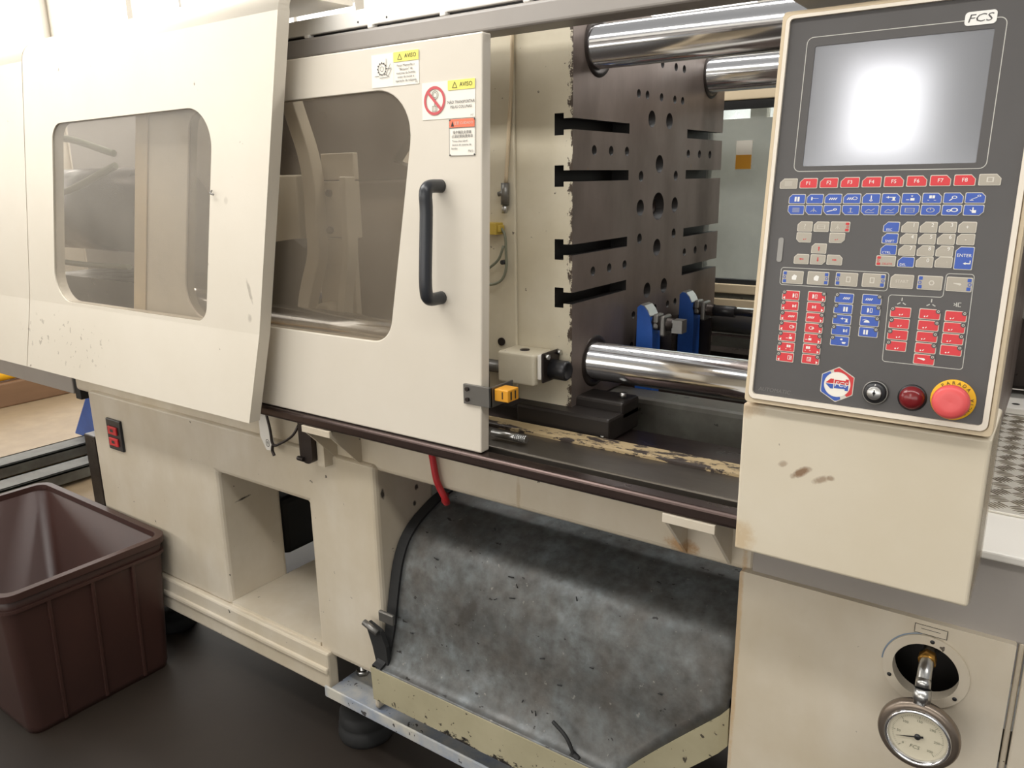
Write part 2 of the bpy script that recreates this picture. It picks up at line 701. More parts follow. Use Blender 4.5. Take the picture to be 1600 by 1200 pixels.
def wall_l(b):
    box(b, -12.2, -12, -7, 6.2, 0, 1.6)
    box(b, -12.2, -12, -7, 6.2, 5.0, 6.5)
    for y0 in (-7, -4.4, -1.8, 0.8, 3.4, 5.9):
        box(b, -12.2, -12, y0, y0 + 0.25, 1.6, 5.0)


struct(P('wall_left', None, M_wall, wall_l), 'white end wall of the hall')
for k, x0 in enumerate((-12, -10.05, -8.05, -6.05, -4.05, -2.05, -0.05, 1.95)):
    w = P('window_%d' % (k + 1), None, M_daylight, lambda b: box(b, x0 + 0.12, x0 + 2.0, 6.08, 6.12, 1.9, 4.6))
    struct(w, 'bright daylit hall window')
    P('glazing_bar', w, M_white, lambda b: (box(b, x0 + 0.12, x0 + 2.0, 6.05, 6.14, 3.2, 3.25), box(b, x0 + 1.03, x0 + 1.08, 6.05, 6.14, 1.9, 4.6)))
for k, y0 in enumerate((-7, -4.4, -1.8, 0.8, 3.4)):
    w = P('window_%d' % (k + 9), None, M_daylight, lambda b: box(b, -12.12, -12.08, y0 + 0.25, y0 + 2.6, 1.6, 5.0))
    struct(w, 'bright daylit end window')
    P('glazing_bar', w, M_white, lambda b: box(b, -12.14, -12.05, y0 + 0.25, y0 + 2.6, 3.2, 3.26))



def wall_f(b):
    box(b, -12, 6, -7.2, -7, 0, 1.0)
    box(b, -12, 6, -7.2, -7, 3.2, 6.5)
    for x0 in (-12, -10.05, -8.05, -6.05, -4.05, -2.05, -0.05, 1.95, 3.95):
        box(b, x0, x0 + 0.12, -7.2, -7, 1.0, 3.2)


struct(P('wall_front', None, M_wall, wall_f), 'hall wall behind the viewer')
for k, x0 in enumerate((-8.05, -6.05, -4.05, -2.05, -0.05, 1.95)):  # glowing panes added out of view as soft frontal fill
    w = P('window_%d' % (k + 14), None, M_daylight, lambda b: box(b, x0 + 0.12, x0 + 2.0, -7.12, -7.08, 1.0, 3.2))
    struct(w, 'unseen window added behind the viewer for soft front light')

# ================================================================== MACHINE BASE
base = thing('machine_base', 'cream steel base frame of the moulding machine with recess and dark guide rail', 'machine base', (-1.4, 1.5, 0))


def ped(b):
    box(b, -2.56, -1.89, 1.22, 1.43, 0.285, 0.852)
    box(b, -1.89, -1.506, 1.22, 1.43, 0.705, 0.852)
    box(b, -1.506, -1.262, 1.22, 1.43, 0.272, 0.852)


bm = nb()
# one C-shaped outline: left block, lintel, leg, with the recess between
outer = [(-2.56, 0.285), (-1.89, 0.285), (-1.89, 0.705), (-1.506, 0.705), (-1.506, 0.272), (-1.262, 0.272), (-1.262, 0.852), (-2.56, 0.852)]
slab(bm, [outer], lambda u, v: (u, 1.22, v), lambda u, v: (u, 1.432, v))
obj('pedestal', bm, M_base, base, 0.014, 3)
P('recess_floor', base, M_base, lambda b: box(b, -1.89, -1.506, 1.222, 1.75, 0.272, 0.298))
P('rear_pedestal', base, M_cast, lambda b: (box(b, -2.56, -1.95, 1.95, 2.4, 0.2, 0.852), box(b, -1.5, -1.262, 2.1, 2.4, 0.2, 0.852), box(b, -2.56, -1.262, 2.1, 2.4, 0.75, 0.852)))  # rear frame added so the space behind the recess goes dark
P('rear_bottom_channel', base, M_cast, lambda b: box(b, -2.56, 0.7, 1.9, 2.1, 0.17, 0.26))


def lowrail(b):
    # skirt with a shallow ridge, notch for the foot, then the channel running on below the chute
    box(b, -2.56, -1.462, 1.205, 1.24, 0.176, 0.288)
    box(b, -2.56, -1.462, 1.198, 1.21, 0.225, 0.245)
    box(b, -1.30, -1.285, 1.21, 1.24, 0.19, 0.275)


P('bottom_skirt', base, M_base, lowrail, 0.006)
P('bottom_channel', base, M_channel, lambda b: (box(b, -1.462, -0.39, 1.19, 1.36, 0.172, 0.186), box(b, -1.462, -0.39, 1.186, 1.192, 0.172, 0.205)), 0.003)
P('recess_dark_filler', base, M_rubber, lambda b: (box(b, -1.95, -1.55, 1.86, 1.9, 0.62, 0.74), box(b, -2.5, -1.98, 1.5, 1.9, 0.3, 0.5)), 0.02)  # dark blocks added to keep the inside of the recess dark

P('front_beam', base, M_base, lambda b: box(b, -2.66, -0.37, 1.235, 1.31, 0.834, 0.955), 0.012, seg=3)
P('guide_rail', base, M_rail, lambda b: box(b, -1.62, -0.345, 1.14, 1.176, 0.952, 0.977), 0.006, seg=3)
P('rail_web', base, M_darksteel, lambda b: box(b, -1.62, -0.345, 1.17, 1.21, 0.94, 0.958))
P('bed_ledge', base, M_ledge, lambda b: box(b, -1.62, -0.345, 1.202, 1.315, 0.93, 0.976), 0.003)
P('bed_edge_strip', base, M_flake, lambda b: box(b, -1.62, -0.345, 1.305, 1.352, 0.93, 0.984), 0.003)
P('slide_way', base, M_rail, lambda b: box(b, -1.62, -0.2, 1.372, 1.48, 0.86, 0.968), 0.004)
P('rear_slide_way', base, M_rail, lambda b: box(b, -1.62, -0.2, 2.1, 2.22, 0.86, 0.968), 0.004)
P('inner_casting', base, M_cast, lambda b: (box(b, -1.0, -0.2, 1.56, 1.645, 0.80, 1.015),), 0.012)
P('bed_side', base, M_darksteel, lambda b: (box(b, -1.62, -0.2, 1.352, 1.372, 0.84, 0.955), box(b, -1.62, -0.2, 2.22, 2.3, 0.8, 0.99), box(b, -2.6, -1.262, 1.45, 2.2, 0.83, 0.86)))


def bracket(x0, w, nm):
    g = P(nm, base, M_base, lambda b: box(b, x0, x0 + w, 1.138, 1.146, 0.936, 0.952), 0.001)
    for k, xx in enumerate((x0 + 0.002, x0 + w - 0.008)):
        bm2 = nb()
        tri = [(1.142, 0.937), (1.142, 0.948), (1.236, 0.948), (1.236, 0.84)]
        slab(bm2, [tri], lambda u, v: (xx, u, v), lambda u, v: (xx + 0.006, u, v))
        obj('gusset_plate', bm2, M_base, g)


bracket(-1.404, 0.094, 'rail_bracket')
bracket(-0.499, 0.092, 'rail_bracket')
# dark hanging stop plate at the left end of the rail
bm = nb()
slab(bm, [roundpoly([(-1.470, 0.835), (-1.425, 0.835), (-1.425, 0.952), (-1.470, 0.952)], [0.02, 0.02, 0, 0])], lambda u, v: (u, 1.18, v), lambda u, v: (u, 1.20, v))
cyl(bm, (-1.475, 1.178, 0.845), (-1.455, 1.178, 0.845), 0.006)
obj('rail_stop', bm, M_darksteel, base, 0.002)
P('rail_stop_back', base, M_base, lambda b: box(b, -1.424, -1.40, 1.195, 1.235, 0.83, 0.935))
# trip lever with its tag
bm = nb()
slab(bm, [roundpoly([(-1.632, 0.945), (-1.606, 0.945), (-1.585, 0.86), (-1.592, 0.838), (-1.612, 0.836), (-1.632, 0.87)], 0.006)], lambda u, v: (u, 1.19, v), lambda u, v: (u, 1.196, v))
o = obj('trip_lever', bm, M_white, base, 0.001)
P('lever_cable', o, M_darksteel, lambda b: (tube(b, [(-1.60, 1.188, 0.95), (-1.585, 1.186, 0.90), (-1.578, 1.186, 0.858), (-1.545, 1.186, 0.868), (-1.505, 1.19, 0.893), (-1.49, 1.2, 0.92)], 0.0035, 8), tube(b, [(-1.578, 1.186, 0.858), (-1.583, 1.186, 0.842), (-1.577, 1.186, 0.828)], 0.004, 8)))
bm = nb()
flat(bm, outline(rrect(-1.6105, -1.5975, 0.846, 0.866, 0.006), 0.0015), lambda u, v: (u, 1.1895, v))
text(bm, '9', 0.013, -1.604, 0.8555, lambda u, v: (u, 1.1895, v))
obj('lever_mark', bm, M_printblack, o)

# power switch plate
sw = P('switch_plate', base, M_black, lambda b: box(b, -2.45, -2.366, 1.212, 1.221, 0.675, 0.778), 0.003)
for zz in (0.728, 0.69):
    P('rocker_switch', sw, M_printred, lambda b: box(b, -2.436, -2.386, 1.207, 1.213, zz, zz + 0.027), 0.002)
    P('rocker_mark', sw, M_black, lambda b: flat(b, [rrect(-2.42, -2.402, zz + 0.009, zz + 0.019, 0.002)], lambda u, v: (u, 1.2066, v)))


# levelling foot
def foot(cx, cy):
    f = P('levelling_foot', base, M_rubber, lambda b: lathe(b, (cx, cy, 0), (0, 0, 1), [(0, 0.0), (0.074, 0.0), (0.078, 0.012), (0.076, 0.04), (0.072, 0.044), (0.074, 0.05), (0.072, 0.075), (0.064, 0.084), (0.0, 0.086)]))
    P('foot_stud', f, M_steel, lambda b: (cyl(b, (cx, cy, 0.08), (cx, cy, 0.235), 0.009), cyl(b, (cx, cy, 0.186), (cx, cy, 0.2), 0.018, seg=6), cyl(b, (cx, cy, 0.09), (cx, cy, 0.115), 0.02, seg=6)))


foot(-1.435, 1.30)
foot(-2.4, 1.32)

# right pedestal (injection side)
bm = nb()
slab(bm, [rrect(-0.388, 0.016, 0.165, 0.842, 0.004), circ(-0.093, 0.76, 0.046, 40)], lambda u, v: (u, 1.22, v), lambda u, v: (u, 1.24, v))
obj('right_panel', bm, M_base, base, 0.004)
P('right_panel_body', base, M_base, lambda b: (box(b, -0.388, -0.372, 1.238, 2.1, 0.165, 0.842), box(b, 0.028, 0.9, 1.22, 1.24, 0.165, 0.842), box(b, 0.018, 0.026, 1.232, 1.24, 0.165, 0.842)), 0.003)
P('dark_cavity', base, M_hole, lambda b: box(b, -0.2, 0.0, 1.30, 1.32, 0.6, 0.84))  # black sheet standing in for the shade behind the gauge port
P('upper_panel', base, M_grey, lambda b: box(b, -0.372, 0.9, 1.232, 1.26, 0.838, 0.972), 0.004)  # grey instead of base cream; shadow below the console box put into it
P('bed_top', base, M_white, lambda b: box(b, -0.372, 0.9, 1.222, 2.25, 0.962, 0.975), 0.003)
# gauge port ring
bm = nb()
slab(bm, [circ(-0.093, 0.76, 0.06, 48), circ(-0.093, 0.76, 0.0455, 48)], lambda u, v: (u, 1.2155, v), lambda u, v: (u, 1.221, v))
g = obj('gauge_port_ring', bm, M_base, base, 0.0012)
for a in (85, 205, 325):
    cx, cz = -0.093 + 0.053 * math.cos(math.radians(a)), 0.76 + 0.053 * math.sin(math.radians(a))
    P('screw', g, M_black, lambda b: lathe(b, (cx, 1.2158, cz), (0, -1, 0), [(0.0034, 0), (0.003, 0.0012), (0, 0.0014)], 12))
bm = nb()
arc = [(-0.093 + r * math.cos(math.radians(t)), 0.76 + r * math.sin(math.radians(t))) for r, rng in ((0.0602, range(100, 181, 5)), (0.0622, range(180, 99, -5))) for t in rng]
flat(bm, [arc], lambda u, v: (u, 1.2193, v))
obj('blue_paint_smear', bm, simple('faded_blue_smear', (126, 142, 160), 0.6), g)
bm = nb()
slab(bm, [rrect(-0.115, -0.070, 0.8205, 0.836, 0.0005)], lambda u, v: (u, 1.2185, v), lambda u, v: (u, 1.2199, v))
lb = obj('name_label', bm, M_base, base)
bm = nb()
flat(bm, outline(rrect(-0.1148, -0.0702, 0.8207, 0.8358, 0), 0.0009), lambda u, v: (u, 1.2183, v))
flat(bm, [strip2((-0.106, 0.8293), (-0.0795, 0.8293), 0.0009)], lambda u, v: (u, 1.2183, v))
obj('label_print', bm, M_printblack, lb)

# tread plate deck
deck = thing('tread_plate', 'silver five-bar tread plate on the bed right of the console', 'tread plate', (0.2, 1.7, 0.975))
P('plate', deck, M_tread, lambda b: box(b, -0.34, 0.8, 1.376, 1.985, 0.9752, 0.979), 0.001)
bm = nb()
cs = 0.033
nx = int(0.9 / cs)
for i in range(nx):
    for j in range(int(0.6 / cs)):
        cx = -0.32 + (i + 0.5) * cs
        cy = 1.385 + (j + 0.5) * cs
        sgn = 1 if (i + j) % 2 else -1
        for k in range(-2, 3):
            d = Vector((math.cos(0.7), sgn * math.sin(0.7)))
            n = Vector((-d.y, d.x))
            c = Vector((cx, cy)) + n * k * 0.0062
            L = 0.0155 - abs(k) * 0.001
            q = [c - d * L, c + n * 0.0012, c + d * L, c - n * 0.0012]
            B = [bm.verts.new((*p_, 0.9788)) for p_ in q]
            T = [bm.verts.new((*(c + (p_ - c) * 0.6), 0.9805)) for p_ in q]
            bm.faces.new(T)
            for e in range(4):
                bm.faces.new((B[e], B[(e + 1) % 4], T[(e + 1) % 4], T[e]))
o = obj('tread_bars', bm, M_treadbar, deck)
o['kind'] = 'stuff'
P('edge_strip', deck, M_white, lambda b: box(b, -0.34, 0.8, 2.0, 2.1, 0.976, 0.99), 0.002)
P('strip_hole', deck, M_hole, lambda b: lathe(b, (-0.05, 2.04, 0.9903), (0, 0, 1), [(0.008, 0), (0, 0.0004)], 16))

inj = thing('injection_carriage', 'dark injection carriage standing behind the console', 'carriage', (0.2, 2.3, 0.97))
P('carriage_body', inj, M_darksteel, lambda b: box(b, -0.2, 0.7, 2.18, 2.4, 0.9905, 1.5), 0.01)
P('carriage_rail', inj, M_greymetal, lambda b: box(b, -0.2, 0.7, 2.12, 2.18, 1.17, 1.22), 0.004)
P('cable_duct', inj, M_wire, lambda b: tube(b, [(-0.06, 2.13, 1.5), (-0.055, 2.12, 1.35), (-0.075, 2.12, 1.24)], 0.012))
P('side_latch', inj, M_steel, lambda b: box(b, -0.135, -0.085, 2.172, 2.2, 1.02, 1.075), 0.004)

# ================================================================== TOP BEAM
topb = thing('top_guard_beam', 'grey top guard rail with slotted white cap above the sliding door', 'guard rail', (-1.0, 1.27, 1.757))
P('beam', topb, M_grey, lambda b: box(b, -2.6, 0.5, 1.235, 1.30, 1.757, 1.796), 0.006, seg=3)
bm = nb()
box(bm, -2.6, 0.5, 1.245, 1.31, 1.803, 1.835)
for k in range(16):
    xx = -2.55 + k * 0.19
    box(bm, xx, xx + 0.014, 1.240, 1.30, 1.796, 1.804)
obj('slotted_cap', bm, M_white, topb, 0.002)
P('slot_shadow_gap', topb, M_hole, lambda b: box(b, -2.58, 0.48, 1.255, 1.29, 1.796, 1.803))  # black bar in place of the shade between beam and cap
for zz, xx in ((1.812, -1.17), (1.812, -1.25)):
    P('cap_screw', topb, M_black, lambda b: lathe(b, (xx, 1.2452, zz), (0, -1, 0), [(0.003, 0), (0, 0.001)], 10))

# ================================================================== SLIDING DOOR
def yd(z):
    return 1.15 + 0.045 * (z - 0.98)


door = thing('sliding_safety_door', 'cream sliding safety door with black handle and warning labels', 'door', (-1.2, 1.17, 0.979))
DF = lambda u, v: (u, yd(v), v)
DB = lambda u, v: (u, yd(v) + 0.026, v)
wpoly = roundpoly([(-1.852, 1.168), (-1.128, 1.172), (-1.045, 1.668), (-1.768, 1.664)], [0.075, 0.055, 0.085, 0.05], 10)
bm = nb()
slab(bm, [[(-2.118, 0.979), (-0.888, 0.979), (-0.888, 1.748), (-1.975, 1.748)], wpoly], DF, DB)
obj('door_panel', bm, M_door, door, 0.004)
bm = nb()
slab(bm, [wpoly], lambda u, v: (u, yd(v) + 0.004, v), lambda u, v: (u, yd(v) + 0.008, v))
obj('door_window', bm, M_pane_b, door)['label'] = 'smoky dusty acrylic window pane'
bm = nb()
slab(bm, [[(-2.119, 0.985), (-2.062, 0.985), (-1.922, 1.745), (-1.977, 1.745)]], lambda u, v: (u, yd(v) - 0.004, v), lambda u, v: (u, yd(v) - 0.0005, v))
obj('edge_fold', bm, M_tan, door)
# dark side edge wear and foot guide
P('door_guide', door, M_darksteel, lambda b: box(b, -1.6, -0.895, 1.153, 1.172, 0.9772, 0.98))
# handle
hx = -0.985
bm = nb()
zt, zb_ = 1.487, 1.277
y0 = yd(1.4)
tube(bm, [(hx, yd(zt), zt), (hx, yd(zt) - 0.028, zt), (hx, yd(zt) - 0.040, zt - 0.004), (hx, yd(zt) - 0.045, zt - 0.016), (hx, yd(zt) - 0.045, zt - 0.05), (hx, yd(zb_) - 0.045, zb_ + 0.05), (hx, yd(zb_) - 0.045, zb_ + 0.016), (hx, yd(zb_) - 0.040, zb_ + 0.004), (hx, yd(zb_) - 0.028, zb_), (hx, yd(zb_), zb_)], 0.0125, 16, curve=4)
obj('handle', bm, M_handle, door)['label'] = 'charcoal plastic pull handle'


def sticker(name, x0, x1, z0, z1, mat, off=0.0010):
    bm = nb()
    slab(bm, [rrect(x0, x1, z0, z1, 0.001)], lambda u, v: (u, yd(v) - off, v), lambda u, v: (u, yd(v) - 0.0001, v))
    return obj(name, bm, mat, door)


DP = lambda u, v: (u, yd(v) - 0.0019, v)
DPP = lambda u, v: (u, yd(v) - 0.0024, v)
DP3 = lambda u, v: (u, yd(v) - 0.0029, v)

# label 1: pictogram + AVISO
s1 = sticker('warning_label', -1.157, -1.035, 1.673, 1.733, M_paper)
s1['label'] = 'white and yellow caution label with a gear pictogram'
bm = nb()
flat(bm, [rrect(-1.0985, -1.035, 1.7155, 1.733, 0.001)], DP)
obj('label_header', bm, M_yellowlab, s1)
bm = nb()
text(bm, 'AVISO', 0.0105, -1.055, 1.7245, DPP)
flat(bm, outline([(-1.088, 1.719), (-1.076, 1.719), (-1.082, 1.730)], 0.0010), DPP)
for i, t in enumerate(('Favor Mantenha o', '"Bloqueio" de', 'motores da bomba', 'antes de iniciar a', 'operação da máquina')):
    text(bm, t, 0.0062, -1.067, 1.7085 - i * 0.0068, DPP)
text(bm, 'P-2', 0.004, -1.040, 1.6765, DPP)
# gear pictogram
flat(bm, [circ(-1.1285, 1.706, 0.0105, 28), circ(-1.1285, 1.706, 0.0095, 28)], DPP)
flat(bm, [circ(-1.1285, 1.706, 0.0048, 20), circ(-1.1285, 1.706, 0.0040, 20)], DPP)
for k in range(12):
    t = 2 * PI * k / 12
    flat(bm, [strip2((-1.1285 + 0.0098 * math.cos(t), 1.706 + 0.0098 * math.sin(t)), (-1.1285 + 0.0125 * math.cos(t), 1.706 + 0.0125 * math.sin(t)), 0.0022)], DPP)
for a, c in (((-1.148, 1.6935), (-1.136, 1.6935)), ((-1.135, 1.690), (-1.114, 1.690)), ((-1.119, 1.706), (-1.103, 1.706)), ((-1.118, 1.694), (-1.106, 1.714)), ((-1.112, 1.692), (-1.104, 1.704)), ((-1.117, 1.710), (-1.117, 1.724)), ((-1.122, 1.698), (-1.110, 1.690))):
    flat(bm, [strip2(a, c, 0.0009)], DPP)
obj('label_print', bm, M_printblack, s1)
bm = nb()
flat(bm, [strip2((-1.0988, 1.674), (-1.0988, 1.732), 0.0006)], DP)
obj('label_fold', bm, M_printgrey, s1)

# label 2: prohibition + AVISO
s2 = sticker('warning_label', -1.028, -0.903, 1.607, 1.6725, M_paper)
s2['label'] = 'white caution label with a red prohibition ring'
bm = nb()
flat(bm, [rrect(-0.9655, -0.903, 1.6555, 1.6725, 0.001)], DP)
obj('label_header', bm, M_yellowlab, s2)
bm = nb()
cx, cz = -0.997, 1.640
for pts in (outline(circ(cx + 0.001, cz + 0.010, 0.008, 20), 0.0010), outline(circ(cx + 0.001, cz + 0.010, 0.005, 20), 0.0008), outline(rrect(cx - 0.006, cx + 0.006, cz - 0.019, cz - 0.009, 0), 0.0009)):
    flat(bm, pts, DP)
for dx in (-0.002, 0.002):
    flat(bm, [strip2((cx + dx, cz - 0.010), (cx + dx, cz - 0.018), 0.0008)], DP)
flat(bm, [strip2((cx, cz + 0.003), (cx, cz - 0.009), 0.0014)], DP)
obj('hook_pictogram', bm, M_printgrey if False else M_wire, s2)
bm = nb()
flat(bm, [circ(cx, cz, 0.0255, 40), circ(cx, cz, 0.0205, 40)], DPP)
flat(bm, [strip2((cx - 0.0155, cz + 0.0155), (cx + 0.0155, cz - 0.0155), 0.0052)], DP3)
obj('prohibition_ring', bm, M_signred, s2)
bm = nb()
text(bm, 'AVISO', 0.0105, -0.923, 1.6640, DPP)
flat(bm, outline([(-0.955, 1.659), (-0.943, 1.659), (-0.949, 1.670)], 0.0010), DPP)
text(bm, 'NÃO TRANSPORTAR', 0.0072, -0.9345, 1.6345, DPP, sx=0.92)
text(bm, 'PELAS COLUNAS', 0.0072, -0.9345, 1.6262, DPP, sx=0.92)
text(bm, 'P-7', 0.0045, -0.909, 1.6105, DPP)
obj('label_print', bm, M_printblack, s2)

# label 3: orange header plate
s3 = sticker('warning_label', -0.963, -0.902, 1.5405, 1.6062, M_paper)
s3['label'] = 'small metal instruction plate with an orange header'
bm = nb()
flat(bm, [rrect(-0.962, -0.9035, 1.5905, 1.6050, 0.0005)], DP)
obj('label_header', bm, M_orangelab, s3)
bm = nb()
text(bm, '注意 CUIDADO', 0.0065, -0.929, 1.5976, DPP)
obj('header_print', bm, M_printgrey, s3)
bm = nb()
flat(bm, outline(rrect(-0.9628, -0.9022, 1.5407, 1.6060, 0), 0.0007), DP)
flat(bm, [strip2((-0.9625, 1.5898), (-0.9025, 1.5898), 0.0008)], DP)
text(bm, '操中輔及支撐裝', 0.0062, -0.932, 1.5815, DPP)
text(bm, '必須定期換潤滑油', 0.0062, -0.932, 1.5745, DPP)
text(bm, 'Troca óleo lubrif.', 0.0052, -0.937, 1.5665, DPP)
text(bm, 'dentro do sistema de', 0.0052, -0.933, 1.5600, DPP)
text(bm, 'bomba', 0.0052, -0.950, 1.5535, DPP)
text(bm, 'P5(1)', 0.0055, -0.912, 1.5485, DPP)
flat(bm, [[(-0.958, 1.5925), (-0.951, 1.5925), (-0.9545, 1.602)]], DPP)
obj('label_print', bm, M_printblack, s3)
for rx, rz in ((-0.961, 1.5425), (-0.904, 1.5425), (-0.961, 1.604), (-0.904, 1.604)):
    P('rivet', s3, M_greymetal, lambda b: lathe(b, DP(rx, rz), (0, -1, 0), [(0.0018, 0), (0.0012, 0.001), (0, 0.0012)], 10))

# latch bracket with amber switch
lk = P('latch_bracket', door, M_greymetal, lambda b: (box(b, -0.928, -0.862, yd(1.1) - 0.006, yd(1.1), 1.075, 1.115), box(b, -0.866, -0.862, yd(1.1) - 0.006, yd(1.1) + 0.07, 1.075, 1.115)), 0.001)
for zz in (1.106, 1.085):
    P('bolt', lk, M_darksteel, lambda b: cyl(b, (-0.917, yd(1.1) - 0.010, zz), (-0.917, yd(1.1) - 0.005, zz), 0.0045, seg=6))
sw2 = P('amber_switch', lk, M_amber, lambda b: box(b, -0.860, -0.828, yd(1.1) + 0.004, yd(1.1) + 0.040, 1.088, 1.112), 0.002)
P('switch_slot', sw2, M_black, lambda b: (box(b, -0.8285, -0.8275, yd(1.1) + 0.012, yd(1.1) + 0.016, 1.092, 1.108), box(b, -0.8285, -0.8275, yd(1.1) + 0.026, yd(1.1) + 0.030, 1.092, 1.108), box(b, -0.842, -0.840, yd(1.1) + 0.0032, yd(1.1) + 0.0045, 1.094, 1.108)))

# ================================================================== LEFT GUARD COVER
def yc(z):
    if z < 1.165:
        return 1.098 + 0.11 * (z - 1.165)
    return 1.098 + 0.04 * (z - 1.165)


def xe(z):
    return -1.510 + 0.185 * (z - 0.96)


def xs(z):
    return -2.602 + 0.2 * (z - 0.96)


cover = thing('guard_cover', 'large cream guard cover with a rounded dusty window beside the sliding door', 'guard cover', (-2.1, 1.12, 0.955))


def cover_panel(bm, xl, xr_, hole=None, t=0.03):
    """xl, xr_: left and right edge as functions of height"""
    F = lambda u, v: (u, yc(v), v)
    B = lambda u, v: (u, yc(v) + t, v)
    slab(bm, [[(xl(0.955), 0.955), (xr_(0.955), 0.955), (xr_(1.165), 1.165), (xl(1.165), 1.165)]], F, B)
    lp = [[(xl(1.165), 1.165), (xr_(1.165), 1.165), (xr_(1.83), 1.83), (xl(1.83), 1.83)]]
    if hole:
        lp.append(hole)
    slab(bm, lp, F, B)
    # rounded shoulder rolling back into the roof
    prof = []
    yb, zb = yc(1.83), 1.83
    r = 0.06
    for k in range(9):
        a = (PI / 2) * k / 8
        prof.append((yb + r * (1 - math.cos(a)), zb + r * math.sin(a)))
    prof.append((1.32, prof[-1][1] + 0.004))
    A = [[bm.verts.new((ff(z_), y_, z_)) for (y_, z_) in prof] for ff in (xl, xr_)]
    B2 = [[bm.verts.new((ff(z_), y_ + t * (1 - i / 9), z_ - t * min(1, i / 8))) for i, (y_, z_) in enumerate(prof)] for ff in (xl, xr_)]
    for i in range(len(prof) - 1):
        f = bm.faces.new((A[0][i], A[1][i], A[1][i + 1], A[0][i + 1]))
        f.smooth = True
        bm.faces.new((B2[0][i], B2[1][i], B2[1][i + 1], B2[0][i + 1]))
        bm.faces.new((A[1][i], B2[1][i], B2[1][i + 1], A[1][i + 1]))
        bm.faces.new((A[0][i], B2[0][i], B2[0][i + 1], A[0][i + 1]))


wl = roundpoly([(-2.405, 1.174), (-1.670, 1.176), (-1.583, 1.664), (-2.302, 1.660)], [0.075, 0.045, 0.08, 0.055], 10)
bm = nb()
cover_panel(bm, lambda z: xs(z) + 0.002, xe, wl)
obj('cover_panel', bm, M_cream, cover)
bm = nb()
slab(bm, [wl], lambda u, v: (u, yc(v) + 0.003, v), lambda u, v: (u, yc(v) + 0.007, v))
obj('cover_window', bm, M_pane_a, cover)['label'] = 'dusty acrylic window pane'
P('cover_hook', cover, M_greymetal, lambda b: tube(b, [(-1.605, yc(1.45) - 0.002, 1.482), (-1.599, yc(1.45) - 0.010, 1.476), (-1.592, yc(1.45) - 0.007, 1.473)], 0.0022, 6))

cov2 = thing('guard_cover', 'plain cream end guard cover left of the windowed one', 'guard cover', (-3.1, 1.12, 0.955))
bm = nb()
cover_panel(bm, lambda z: -4.3, lambda z: xs(z) - 0.002)
obj('cover_panel', bm, M_cream, cov2)
P('lower_flange', cov2, M_grey, lambda b: box(b, -4.3, -2.70, 1.245, 1.27, 0.812, 0.955), 0.003)
P('flange_end', cov2, M_rubber, lambda b: box(b, -2.70, -2.665, 1.25, 1.28, 0.795, 0.93), 0.002)

# ================================================================== REAR GUARD
rear = thing('rear_guard', 'grey rear guard frame with a greenish window behind the tie bars', 'guard', (-1.0, 2.5, 0.9))


def rearf(b):
    box(b, -0.99, 0.4, 2.44, 2.50, 0.95, 1.165)
    box(b, -0.99, 0.4, 2.44, 2.50, 1.705, 1.86)
    box(b, -1.70, -1.10, 2.44, 2.50, 0.95, 1.86)
    box(b, -2.06, -1.70, 2.44, 2.50, 0.95, 1.86)
    box(b, -2.36, -2.06, 2.44, 2.50, 0.95, 1.50)
    box(b, -2.36, -2.06, 2.44, 2.50, 1.72, 1.86)
    box(b, -4.3, -2.36, 2.44, 2.50, 0.9, 1.9)
    box(b, -1.10, -0.97, 2.44, 2.50, 0.95, 1.86)


P('guard_frame', rear, M_cast, rearf)
P('guard_window', rear, M_pane_c, lambda b: box(b, -0.97, 0.4, 2.465, 2.475, 1.165, 1.705))
P('window_rail', rear, M_tan, lambda b: (box(b, -0.98, 0.4, 2.425, 2.44, 1.135, 1.165), box(b, -0.98, 0.4, 2.425, 2.44, 1.09, 1.118), box(b, -0.98, 0.4, 2.425, 2.44, 1.715, 1.76)), 0.003)
P('window_seal', rear, M_rubber, lambda b: (box(b, -0.98, 0.4, 2.43, 2.45, 1.165, 1.18), box(b, -0.98, 0.4, 2.43, 2.45, 1.69, 1.715)))
st = P('notice_sticker', rear, M_paper, lambda b: box(b, -0.879, -0.829, 2.460, 2.4645, 1.515, 1.60))
P('notice_band', st, M_amber, lambda b: box(b, -0.878, -0.83, 2.459, 2.460, 1.516, 1.558))

# ================================================================== MOVING PLATEN
plat = thing('moving_platen', 'cream moving platen with brown machined face, bolt holes and T-slots', 'platen', (-0.94, 1.807, 0.97))
PX = -0.832
CY, CZ = 1.807, 1.428
bm = nb()
box(bm, -1.045, PX, 1.40, 2.214, 1.02, 1.845)
body = obj('platen_body', bm, [M_platen, M_platen_steel, M_hole], plat)
cb = nb()
for z0, z1 in ((1.591, 1.6125), (1.491, 1.513), (1.344, 1.366), (1.243, 1.267)):
    zm = (z0 + z1) / 2
    for ya, yb in ((1.35, 1.645), (1.967, 2.27)):
        # T-shaped channel as one closed prism
        T = [(PX + 0.02, z0), (PX + 0.02, z1), (-0.853, z1), (-0.853, zm + 0.021), (-0.8745, zm + 0.021), (-0.8745, zm - 0.021), (-0.853, zm - 0.021), (-0.853, z0)]
        slab(cb, [T], lambda u, v: (u, ya, v), lambda u, v: (u, yb, v))
holes = []
for z, ds, r in ((0.324, (0, 0.077, 0.126, -0.077, -0.126), 0.0095), (0.250, (0, 0.076, 0.123, -0.076, -0.12), 0.0095), (0.199, (0.049, -0.049), 0.019), (0.125, (-0.32, -0.246, -0.172, 0.172, 0.246, 0.32), 0.0102), (0.099, (0,), 0.021), (0.071, (0.098, -0.098), 0.0122), (0.0, (0.098, -0.098), 0.019), (0.0, (0,), 0.033)):
    for d in ds:
        holes.append((CY + d, CZ + z, r))
        if z > 0:
            holes.append((CY + d, CZ - z, r))
